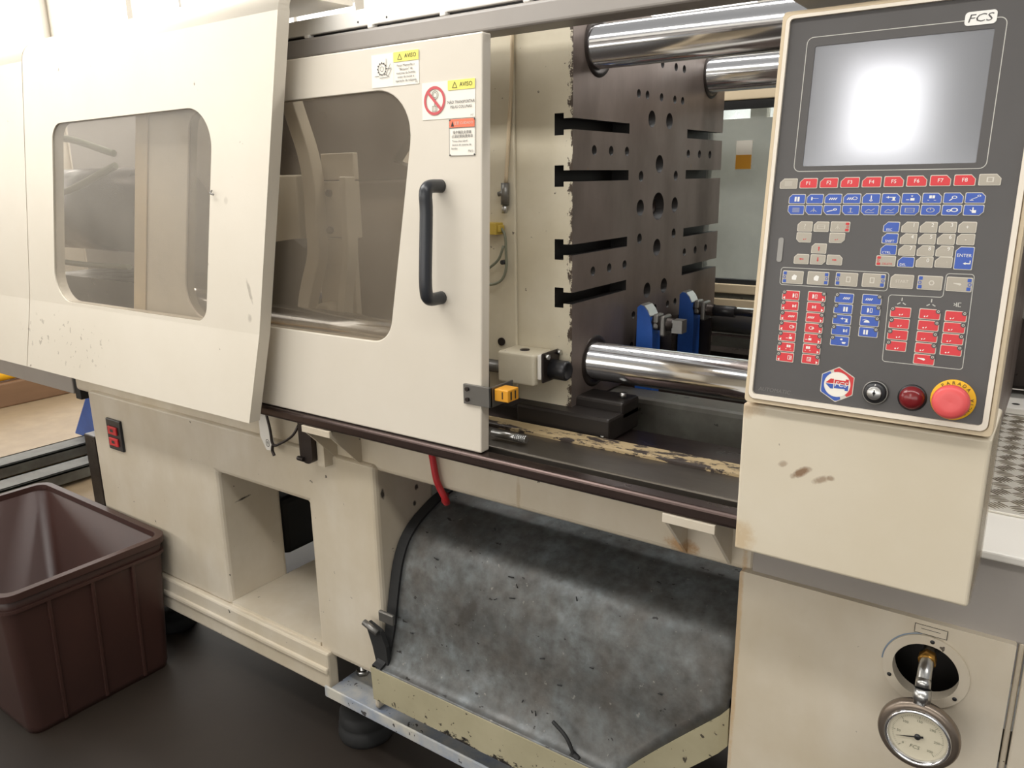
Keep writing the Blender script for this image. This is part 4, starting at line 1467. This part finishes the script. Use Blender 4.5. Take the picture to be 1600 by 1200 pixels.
# mode row
for cx, cz, ic, sd in ((48.3, 174.8, 'fist', -1), (80.5, 175.4, 'fist', 1), (115.6, 176.0, 'cycleh', -1), (147.8, 176.6, 'cycleh', 1), (210.9, 177.5, 'cycle', -1), (242.2, 177.6, 'knife', 1)):
    key(cx, cz, 27, 17, M_greykey, (), 4, ic, pm=M_print if ic == 'fist' else M_printgrey, isc=(6, 6), ioff=-sd * 2, tab=(sd, M_printblue))
key(180.1, 177.2, 26, 17, M_greykey, ('tl',), 4, txt='START', tsize=5.0, pm=M_printgrey)
bm = nb()
flat(bm, outline(rrect(31.5, 165, 164, 187.5, 4), 0.8), mmf(1.8))
flat(bm, outline(roundpoly([(167, 160.5), (226.5, 161.5), (227, 190), (257, 190.5), (258.6, 76.4), (169, 76.3)], [4, 3, 4, 4, 4, 4]), 0.8), mmf(1.8))
obj('group_lines', bm, M_line, con, local=True)
# red columns
icA = ('mold', 'ejector', 'screw', 'unit', 'drop', 'blocks', 'door')
for i in range(7):
    key(48.3 + i * 0.18, 151.0 - i * 13.82, 22.8, 12.8, M_redkey, ('tl',), 4, icA[i], led='tl', arrow=-1, isc=(6.5, 4.4), ioff=3.5)
    key(81.6 + i * 0.16, 151.6 - i * 13.8, 22.8, 12.8, M_redkey, (), 4, icA[i], led='tr', arrow=1, isc=(6.5, 4.4), ioff=-4.5)
icC = ('screw', 'bars', 'nozzle', 'ejector', 'robot')
icD = ('screw', 'mold', 'half', 'bars')
for i in range(5):
    key(115.6 + i * 0.13, 152.1 - i * 13.82, 23, 12.8, M_bluekey, (), 4, icC[i], led='tl', isc=(6.5, 4.6), ioff=3)
for i in range(4):
    key(148.5 + i * 0.16, 152.7 - i * 13.75, 23, 12.8, M_bluekey, (), 4, icD[i], led='tr', isc=(6.5, 4.6), ioff=-3)
for i in range(4):
    key(183.1, 139.5 - i * 14.03, 23.4, 12.8, M_redkey, (), 4, 'bomb', led='tl', isc=(6, 6), ioff=1.5)
    key(243.4, 139.7 - i * 13.75, 23.4, 12.8, M_redkey, (), 4, 'bomb', led='tr', isc=(6, 6), ioff=-3)
for i in range(5):
    key(215.4 + i * 0.13, 139.8 - i * 13.87, 23.4, 12.8, M_redkey, (), 4, 'bomb' if i < 4 else 'knife', led='tr', isc=(6, 6), ioff=-3)
bm = nb()
for cx, cz in ((182.9, 152), (215.5, 152.6)):
    for a in (90, 210, 330):
        u = Vector((math.cos(math.radians(a)), math.sin(math.radians(a))))
        c = Vector((cx, cz))
        flat(bm, [strip2(tuple(c + u * 1.6), tuple(c + u * 5.6), 1.2)], mmf(1.8))
for lp_ in (R_(-0.2, -0.5, 0.0, 0.5), L_((0.2, 0.45), (0.7, 0.45), 0.14), L_((0.2, -0.45), (0.7, -0.45), 0.14), L_((0.2, -0.5), (0.2, 0.5), 0.14), L_((-0.6, 0.3), (-0.3, 0.0), 0.14), L_((-0.6, -0.3), (-0.3, 0.0), 0.14)):
    flat(bm, [[(243.1 + u * 6, 153.6 + v * 5) for u, v in q] for q in lp_], mmf(1.8))
obj('heater_symbols', bm, M_line, con, local=True)
# maker logo: hexagon
LX, LZ = 119.5, 40.0


def hexp(r, rot=30):
    return [(LX + r * math.cos(math.radians(rot + 60 * i)), LZ + r * math.sin(math.radians(rot + 60 * i))) for i in range(6)]


bm = nb()
slab(bm, [roundpoly(hexp(23.4), 2)], mmf(1.4), mmf(2.3))
lg = obj('maker_logo', bm, M_printgrey, con, local=True)
hx6 = roundpoly(hexp(22.4), 2, 3)
for nm_, mat_, a0, a1 in (('logo_red_band', M_printred, -48, 108), ('logo_blue_band', M_printblue, 122, 288)):
    ring_o = []
    ring_i = []
    for k in range(25):
        t = math.radians(a0 + (a1 - a0) * k / 24)
        # hexagon radius with corners at 30 + 60k degrees
        ph = (math.degrees(t) - 0) % 60 - 30
        ph = ((math.degrees(t) + 0) % 60)
        rr_ = 22.2 * math.cos(math.radians(30)) / math.cos(math.radians(ph - 0 if ph <= 30 else 60 - ph))
        ring_o.append((LX + rr_ * math.cos(t), LZ + rr_ * math.sin(t)))
        ring_i.append((LX + 16.4 * math.cos(t), LZ + 16.4 * math.sin(t)))
    bm = nb()
    flat(bm, [ring_o + ring_i[::-1]], mmf(2.6))
    obj(nm_, bm, mat_, lg, local=True)
bm = nb()
flat(bm, [circ(LX, LZ, 16.2, 36)], mmf(2.55))
obj('logo_disc', bm, M_paper, lg, local=True)
bm = nb()
flat(bm, [[(LX - 14.5, LZ + 1), (LX - 8.5, LZ + 7), (LX - 4.5, LZ + 7), (LX - 4.5, LZ + 1)]], mmf(2.8))
flat(bm, [[(LX - 3.5, LZ + 1), (LX - 3.5, LZ + 6), (LX + 10, LZ + 6), (LX + 10, LZ + 8), (LX + 14, LZ + 8), (LX + 14, LZ + 1)]], mmf(2.8))
obj('logo_red_mark', bm, M_printred, lg, local=True)
bm = nb()
flat(bm, [[(LX - 14.5, LZ), (LX - 4.5, LZ), (LX - 4.5, LZ - 6), (LX - 8.0, LZ - 6)]], mmf(2.8))
flat(bm, [[(LX - 3.5, LZ), (LX + 14, LZ), (LX + 14, LZ - 7), (LX + 10, LZ - 7), (LX + 10, LZ - 5), (LX - 3.5, LZ - 5)]], mmf(2.8))
obj('logo_blue_mark', bm, M_printblue, lg, local=True)
bm = nb()
text(bm, 'FCS', 9.5, LX + 5, LZ + 0.4, mmf(3.0), shear=0.25)
obj('logo_letters', bm, M_print, lg, local=True)
bm = nb()
text(bm, 'AUTOMATIC', 7.6, 40, 20.5, mmf(1.8), sx=0.98, shear=0.2)
obj('faint_model_name', bm, M_printdim, con, local=True)
# key switch
kc = Vector((0.1665, -0.0015, 0.0362))
ks = PC('key_switch', con, [M_black], lambda b: lathe(b, kc, (0, -1, 0), [(0.0135, 0), (0.0135, 0.006), (0.0115, 0.009), (0.0, 0.009)], 36))
PC('switch_ring', ks, M_greymetal, lambda b: lathe(b, kc, (0, -1, 0), [(0.0155, 0), (0.0155, 0.004), (0.0142, 0.0055), (0.0132, 0.004)], 36))
PC('lock_barrel', ks, M_steel, lambda b: lathe(b, kc + Vector((0, -0.008, 0)), (0, -1, 0), [(0.0085, 0), (0.0085, 0.003), (0.0078, 0.0035), (0.0, 0.0035)], 28))
PC('keyhole', ks, M_hole, lambda b: (box(b, kc.x - 0.0007, kc.x + 0.0007, kc.y - 0.0118, kc.y - 0.0105, kc.z - 0.0035, kc.z + 0.004), lathe(b, kc + Vector((0, -0.0106, 0)), (0, -1, 0), [(0.0018, 0), (0.0018, 0.0012), (0, 0.0012)], 12)))
PC('switch_dot', ks, M_print, lambda b: lathe(b, kc + Vector((0, -0.0088, 0.0103)), (0, -1, 0), [(0.001, 0), (0.001, 0.0006), (0, 0.0006)], 10))
# pilot lamp
pc_ = Vector((0.2088, -0.0015, 0.0356))
pl = PC('pilot_lamp', con, M_pilot, lambda b: lathe(b, pc_, (0, -1, 0), [(0.0145, 0), (0.0145, 0.005), (0.012, 0.010), (0.007, 0.0125), (0.0, 0.013)], 32))
PC('lamp_collar', pl, M_black, lambda b: lathe(b, pc_, (0, -1, 0), [(0.0165, 0), (0.0165, 0.002), (0.0145, 0.003)], 32))
# emergency stop
ec = Vector((0.2530, -0.0015, 0.0395))
es = PC('emergency_stop', con, M_yellow, lambda b: lathe(b, ec, (0, -1, 0), [(0.0245, 0), (0.0245, 0.0016), (0.024, 0.002), (0.0, 0.002)], 48))
PC('stop_stem', es, M_black, lambda b: cyl(b, ec, ec + Vector((0, -0.024, 0)), 0.011))
PC('stop_button', es, M_mush, lambda b: lathe(b, ec + Vector((0, -0.020, 0)), (0, -1, 0), [(0.012, 0), (0.0195, 0.0), (0.0205, 0.003), (0.0195, 0.008), (0.0165, 0.0105), (0.010, 0.0112), (0.0, 0.0105)], 48), label='faded red mushroom button')
bm = nb()
emp = lambda u, v: (ec.x + u, ec.y - 0.0024, ec.z + v)
for i, chh in enumerate('PARADA'):
    a = math.radians(128 - i * 17)
    text(bm, chh, 0.0058, 0.0206 * math.cos(a), 0.0206 * math.sin(a), emp, rot=a - PI / 2)
for i, chh in enumerate('DE EMERGENCIA'):
    if chh != ' ':
        a = math.radians(205 + i * 13.4)
        text(bm, chh, 0.0054, 0.0206 * math.cos(a), 0.0206 * math.sin(a), emp, rot=a + PI / 2 + (PI if i > 8 else 0) * 0)
obj('stop_lettering', bm, M_printblack, es, local=True)

# console box below and hood above
cbx = thing('console_box', 'cream sheet-metal box under the control console with brown finger smears', 'control box', (-0.196, 1.14, 0.962))
P('box_shell', cbx, M_conbox, lambda b: box(b, -0.348, -0.044, 1.06, 1.22, 0.962, 1.187), 0.004, seg=3)
P('side_film', cbx, M_pane_a, lambda b: box(b, -0.0435, -0.0425, 1.065, 1.215, 0.965, 1.185))
P('mounting_arm', cbx, M_grey, lambda b: box(b, -0.30, -0.09, 1.14, 1.24, 1.185, 1.30), 0.004)
hood = P('console_hood', None, M_grey, lambda b: box(b, -0.342, 0.0, 1.085, 1.25, 1.7165, 1.80), 0.01, seg=3)
tag(hood, 'grey plastic hood sitting above the control console', 'hood')

# ================================================================== PRESSURE GAUGE
ga = thing('pressure_gauge', 'round glycerine pressure gauge hanging from the port below the console', 'pressure gauge', (-0.087, 1.16, 0.69))
gc = Vector((-0.086, 1.165, 0.692))
P('case', ga, M_bezel, lambda b: lathe(b, gc, (0, -1, 0), [(0, 0), (0.052, 0), (0.0555, 0.004), (0.0555, 0.012), (0.053, 0.017), (0.044, 0.0195), (0.0425, 0.018)], 56), label='bronzed steel gauge case')
P('bezel', ga, M_chrome, lambda b: lathe(b, gc + Vector((0, -0.014, 0)), (0, -1, 0), [(0.0455, 0.002), (0.0445, 0.008), (0.0425, 0.0095), (0.0405, 0.008), (0.039, 0.003)], 56), label='chrome bezel ring')
dl = P('dial', ga, M_dial, lambda b: lathe(b, gc + Vector((0, -0.016, 0)), (0, -1, 0), [(0.0395, 0), (0.0, 0.0)], 48))
bm = nb()
gm = lambda u, v: (gc.x + u, gc.y - 0.0166, gc.z + v)
for k in range(55):
    a = math.radians(225 - 270 * k / 54)
    big = k % 9 == 0
    r0_ = 0.030 if big else 0.0325
    flat(bm, [strip2((r0_ * math.cos(a), r0_ * math.sin(a)), (0.0345 * math.cos(a), 0.0345 * math.sin(a)), 0.0007 if big else 0.0004)], gm)
    if big:
        text(bm, str(k // 9 * 50), 0.0055, 0.0255 * math.cos(a), 0.0255 * math.sin(a), gm)
text(bm, 'FCS', 0.0085, -0.002, -0.019, gm, shear=0.2)
obj('dial_print', bm, M_wire, dl)
bm = nb()
na = math.radians(197)
slab(bm, [[(0.030 * math.cos(na), 0.030 * math.sin(na)), (0.0015 * math.cos(na + 1.57) - 0.008 * math.cos(na), 0.0015 * math.sin(na + 1.57) - 0.008 * math.sin(na)), (0.0015 * math.cos(na - 1.57) - 0.008 * math.cos(na), 0.0015 * math.sin(na - 1.57) - 0.008 * math.sin(na))]], lambda u, v: (gc.x + u, gc.y - 0.0185, gc.z + v), lambda u, v: (gc.x + u, gc.y - 0.0178, gc.z + v))
lathe(bm, gc + Vector((0, -0.0165, 0)), (0, -1, 0), [(0.0042, 0), (0.0042, 0.003), (0, 0.003)], 16)
obj('needle', bm, M_black, dl)
P('stem', ga, M_steel, lambda b: (cyl(b, (-0.088, 1.158, 0.742), (-0.089, 1.164, 0.764), 0.013, seg=6), cyl(b, (-0.089, 1.164, 0.764), (-0.09, 1.172, 0.775), 0.0105), tube(b, [(-0.09, 1.172, 0.77), (-0.0905, 1.185, 0.785), (-0.091, 1.21, 0.79), (-0.091, 1.26, 0.79)], 0.010, 14)))
P('brass_union', ga, M_brass, lambda b: cyl(b, (-0.091, 1.195, 0.7885), (-0.091, 1.212, 0.79), 0.0125, seg=6))
P('hose_inside', ga, M_rubber, lambda b: cyl(b, (-0.091, 1.25, 0.79), (-0.091, 1.3, 0.79), 0.016))

# ================================================================== CHUTE
ch = thing('parts_chute', 'scratched grey sheet-metal parts chute under the guide rail', 'chute', (-0.85, 1.3, 0.24))
raw = [(1.172, 0.3455), (1.190, 0.351), (1.206, 0.366), (1.221, 0.397), (1.235, 0.44), (1.248, 0.50), (1.262, 0.558), (1.276, 0.600), (1.298, 0.637), (1.335, 0.667), (1.385, 0.689), (1.435, 0.704), (1.56, 0.722), (1.85, 0.74)]
prof = [(p.x, p.y) for p in smooth_path([(a, b_, 0) for a, b_ in raw], 3)]


def xr(z):
    return -0.402 if z > 0.535 else -0.402 - 0.195 * (0.535 - z) / 0.19


bm = nb()
NX = 26
rows = []
for (yy, zz) in prof:
    x1 = xr(zz)
    row = []
    for i in range(NX + 1):
        xx = -1.247 + (x1 + 1.247) * i / NX
        row.append(bm.verts.new((xx, yy, zz)))
    rows.append(row)
for a, b_ in zip(rows, rows[1:]):
    for i in range(NX):
        f = bm.faces.new((a[i], a[i + 1], b_[i + 1], b_[i]))
        f.smooth = True
o = obj('chute_sheet', bm, M_sheet, ch)
md = o.modifiers.new('thickness', 'SOLIDIFY')
md.thickness = 0.003
md.offset = 0
# painted apron along the front and the slanted right edge
bm = nb()
path = [(-1.262, 1.169, 0.347), (xr(0.345), 1.169, 0.347)]
edge_pts = [Vector(path[0])] + [Vector((xr(zz), yy - 0.004, zz)) for yy, zz in prof if zz <= 0.56]
edge_pts[1] = Vector((xr(0.345), 1.169, 0.347))
for d, nm_ in ((0, 'a'),):
    T = [bm.verts.new(p) for p in edge_pts]
    Bm = [bm.verts.new(p + Vector((0, 0.004, -0.092 if i < 2 else -0.085))) for i, p in enumerate(edge_pts)]
    T2 = [bm.verts.new(p + Vector((0, 0.006, 0))) for p in edge_pts]
    B2 = [bm.verts.new(p + Vector((0, 0.010, -0.092 if i < 2 else -0.085))) for i, p in enumerate(edge_pts)]
    for i in range(len(T) - 1):
        bm.faces.new((T[i], T[i + 1], Bm[i + 1], Bm[i]))
        bm.faces.new((T2[i], T2[i + 1], B2[i + 1], B2[i]))
        bm.faces.new((T[i], T[i + 1], T2[i + 1], T2[i]))
        bm.faces.new((Bm[i], Bm[i + 1], B2[i + 1], B2[i]))
    bm.faces.new((T[0], Bm[0], B2[0], T2[0]))
    bm.faces.new((T[-1], Bm[-1], B2[-1], T2[-1]))
obj('front_apron', bm, M_olive, ch)['label'] = 'olive-cream painted apron with chipped edge'
# black rubber edging up the left side
bm = nb()
rr_ = []
for i, (yy, zz) in enumerate(prof):
    a = Vector(prof[max(0, i - 1)])
    c = Vector(prof[min(len(prof) - 1, i + 1)])
    t = (c - a).normalized()
    n = Vector((-t.y, t.x))
    if n.x > 0:
        n = -n
    rr_.append([bm.verts.new((xx, yy + n.x * k, zz + n.y * k)) for xx, k in ((-1.257, -0.01), (-1.257, 0.010), (-1.230, 0.008), (-1.230, -0.004))])
for a, b_ in zip(rr_, rr_[1:]):
    for i in range(4):
        j = (i + 1) % 4
        bm.faces.new((a[i], a[j], b_[j], b_[i]))
obj('rubber_edging', bm, M_rubber, ch)
P('edge_clip', ch, M_greymetal, lambda b: box(b, -1.252, -1.204, 1.196, 1.205, 0.464, 0.492), 0.003)
bm = nb()
slab(bm, [roundpoly([(-1.262, 0.345), (-1.222, 0.345), (-1.226, 0.40), (-1.243, 0.44), (-1.29, 0.455), (-1.286, 0.43), (-1.272, 0.39)], 0.006)], lambda u, v: (u, 1.190, v), lambda u, v: (u, 1.202, v))
o = obj('rubber_flap', bm, M_rubber, ch, 0.002)
P('flap_tube', o, M_greymetal, lambda b: cyl(b, (-1.292, 1.186, 0.452), (-1.246, 1.186, 0.437), 0.008))
P('drip_scrap', ch, M_rubber, lambda b: (tube(b, [(-0.75, 1.192, 0.40), (-0.715, 1.185, 0.385), (-0.697, 1.182, 0.36), (-0.695, 1.182, 0.345)], 0.004, 6), tube(b, [(-0.70, 1.184, 0.352), (-0.68, 1.182, 0.345)], 0.007, 6)))
# small plastic chips lying about on the sheet
bm = nb()
for i in range(16):
    k = random.randrange(6, len(prof) - 8)
    yy, zz = prof[k]
    xx = random.uniform(-1.2, -0.5)
    s = random.uniform(0.003, 0.008)
    a = random.uniform(0, PI)
    d = Vector((math.cos(a), 0, math.sin(a))) * s
    tube(bm, [Vector((xx, yy - 0.006, zz)) - d, Vector((xx, yy - 0.007, zz)) + d], 0.0013, 5, curve=0)
o = obj('scrap_flecks', bm, M_rubber, ch)
o['kind'] = 'stuff'

# ================================================================== BIN
bn = thing('plastic_bin', 'dark brown open plastic bin on the floor at the left pedestal', 'bin', (-2.56, 0.970, 0), rot=(0, 0, math.radians(-0.6)))


def bin_shell(b):
    rings = []
    hx0, hy0 = 0.365, 0.208
    for z, k, th in ((0.0, 0.0, 0), (0.02, 0.004, 0), (0.40, 0.022, 0), (0.44, 0.024, 0), (0.44, 0.024, 0.008), (0.03, 0.0, 0.008)):
        rings.append([b.verts.new((u, v, z)) for u, v in rrect(-hx0 - k + th, hx0 + k - th, -hy0 - k + th, hy0 + k - th, 0.035, 6)])
    for a, c in zip(rings, rings[1:]):
        n = len(a)
        for i in range(n):
            j = (i + 1) % n
            f = b.faces.new((a[i], a[j], c[j], c[i]))
            f.smooth = True
    b.faces.new(rings[0][::-1])
    b.faces.new(rings[-1])


PC('bin_body', bn, M_bin, bin_shell)
bm = nb()
A = rrect(-0.402, 0.402, -0.243, 0.243, 0.05, 8)
Bq = rrect(-0.380, 0.380, -0.222, 0.222, 0.036, 8)
slab(bm, [A, Bq], lambda u, v: (u, v, 0.452), lambda u, v: (u, v, 0.432))
obj('bin_rim', bm, M_bin, bn, 0.006, 3, local=True)
bm = nb()
slab(bm, [rrect(-0.397, 0.397, -0.238, 0.238, 0.045, 8), rrect(-0.386, 0.386, -0.228, 0.228, 0.04, 8)], lambda u, v: (u, v, 0.405), lambda u, v: (u, v, 0.395))
obj('bin_rib', bm, M_bin, bn, 0.002, local=True)
for sx_ in (-1, 1):
    for yy in (-0.12, 0.0, 0.12):
        PC('bin_side_rib', bn, M_bin, lambda b: slab(b, [[(sx_ * 0.366, 0.01), (sx_ * 0.374, 0.01), (sx_ * 0.396, 0.396), (sx_ * 0.386, 0.396)]], lambda u, v: (u, yy - 0.005, v), lambda u, v: (u, yy + 0.005, v)), 0.002)

# ================================================================== BACKGROUND ITEMS
pt = thing('pallet_truck', 'blue hand pallet truck with long forks behind the machine base', 'pallet truck', (-4.4, 2.2, 0))


def fork(y0):
    def f(b):
        box(b, -5.0, -3.75, y0, y0 + 0.16, 0.07, 0.085)
        box(b, -5.0, -3.75, y0, y0 + 0.02, 0.02, 0.085)
        box(b, -5.0, -3.75, y0 + 0.14, y0 + 0.16, 0.02, 0.085)
    return f


pt_r = Matrix.Rotation(0, 4, 'Z')
P('fork', pt, M_cast, lambda b: (box(b, -4.56, -4.40, 1.0, 2.15, 0.07, 0.085), box(b, -4.56, -4.54, 1.0, 2.15, 0.02, 0.085), box(b, -4.42, -4.40, 1.0, 2.15, 0.02, 0.085)), 0.003)
P('fork', pt, M_cast, lambda b: (box(b, -4.2, -4.04, 1.0, 2.15, 0.07, 0.085), box(b, -4.2, -4.18, 1.0, 2.15, 0.02, 0.085), box(b, -4.06, -4.04, 1.0, 2.15, 0.02, 0.085)), 0.003)
bm = nb()
slab(bm, [[(-4.72, 0.06), (-3.9, 0.06), (-4.1, 0.44), (-4.42, 0.44)]], lambda u, v: (u, 2.14, v), lambda u, v: (u, 2.20, v))
obj('truck_frame', bm, M_blue, pt, 0.01)
P('pump', pt, M_darksteel, lambda b: (cyl(b, (-4.3, 2.28, 0.1), (-4.3, 2.28, 0.5), 0.06), cyl(b, (-4.3, 2.28, 0.5), (-4.3, 2.36, 1.1), 0.018)))
P('steer_wheel', pt, M_rubber, lambda b: cyl(b, (-4.38, 2.29, 0.09), (-4.22, 2.29, 0.09), 0.09))
tim = P('timber_beam', None, MB('brown_timber', lin((136, 104, 76)), 0.7).vary(lin((104, 78, 56)), 5, 0.8, (1, 0.1, 1)).m, lambda b: box(b, -6.15, -5.93, 0.6, 4.4, 0.0, 0.17), 0.01)
tag(tim, 'brown timber beam lying on the floor behind the bin', 'beam')
yh = P('yellow_hose', None, M_yellow, lambda b: tube(b, [(-6.0, 0.8, 0.215), (-6.03, 1.6, 0.215), (-6.0, 2.3, 0.22), (-6.06, 2.8, 0.215), (-6.04, 4.0, 0.215)], 0.045, 12))
tag(yh, 'yellow hose resting along the timber beam', 'hose')
pb = P('support_post', None, M_darksteel, lambda b: box(b, -3.44, -3.35, 1.6, 1.66, 0.0, 0.44), 0.004)
tag(pb, 'dark steel support post left of the pedestal', 'post')
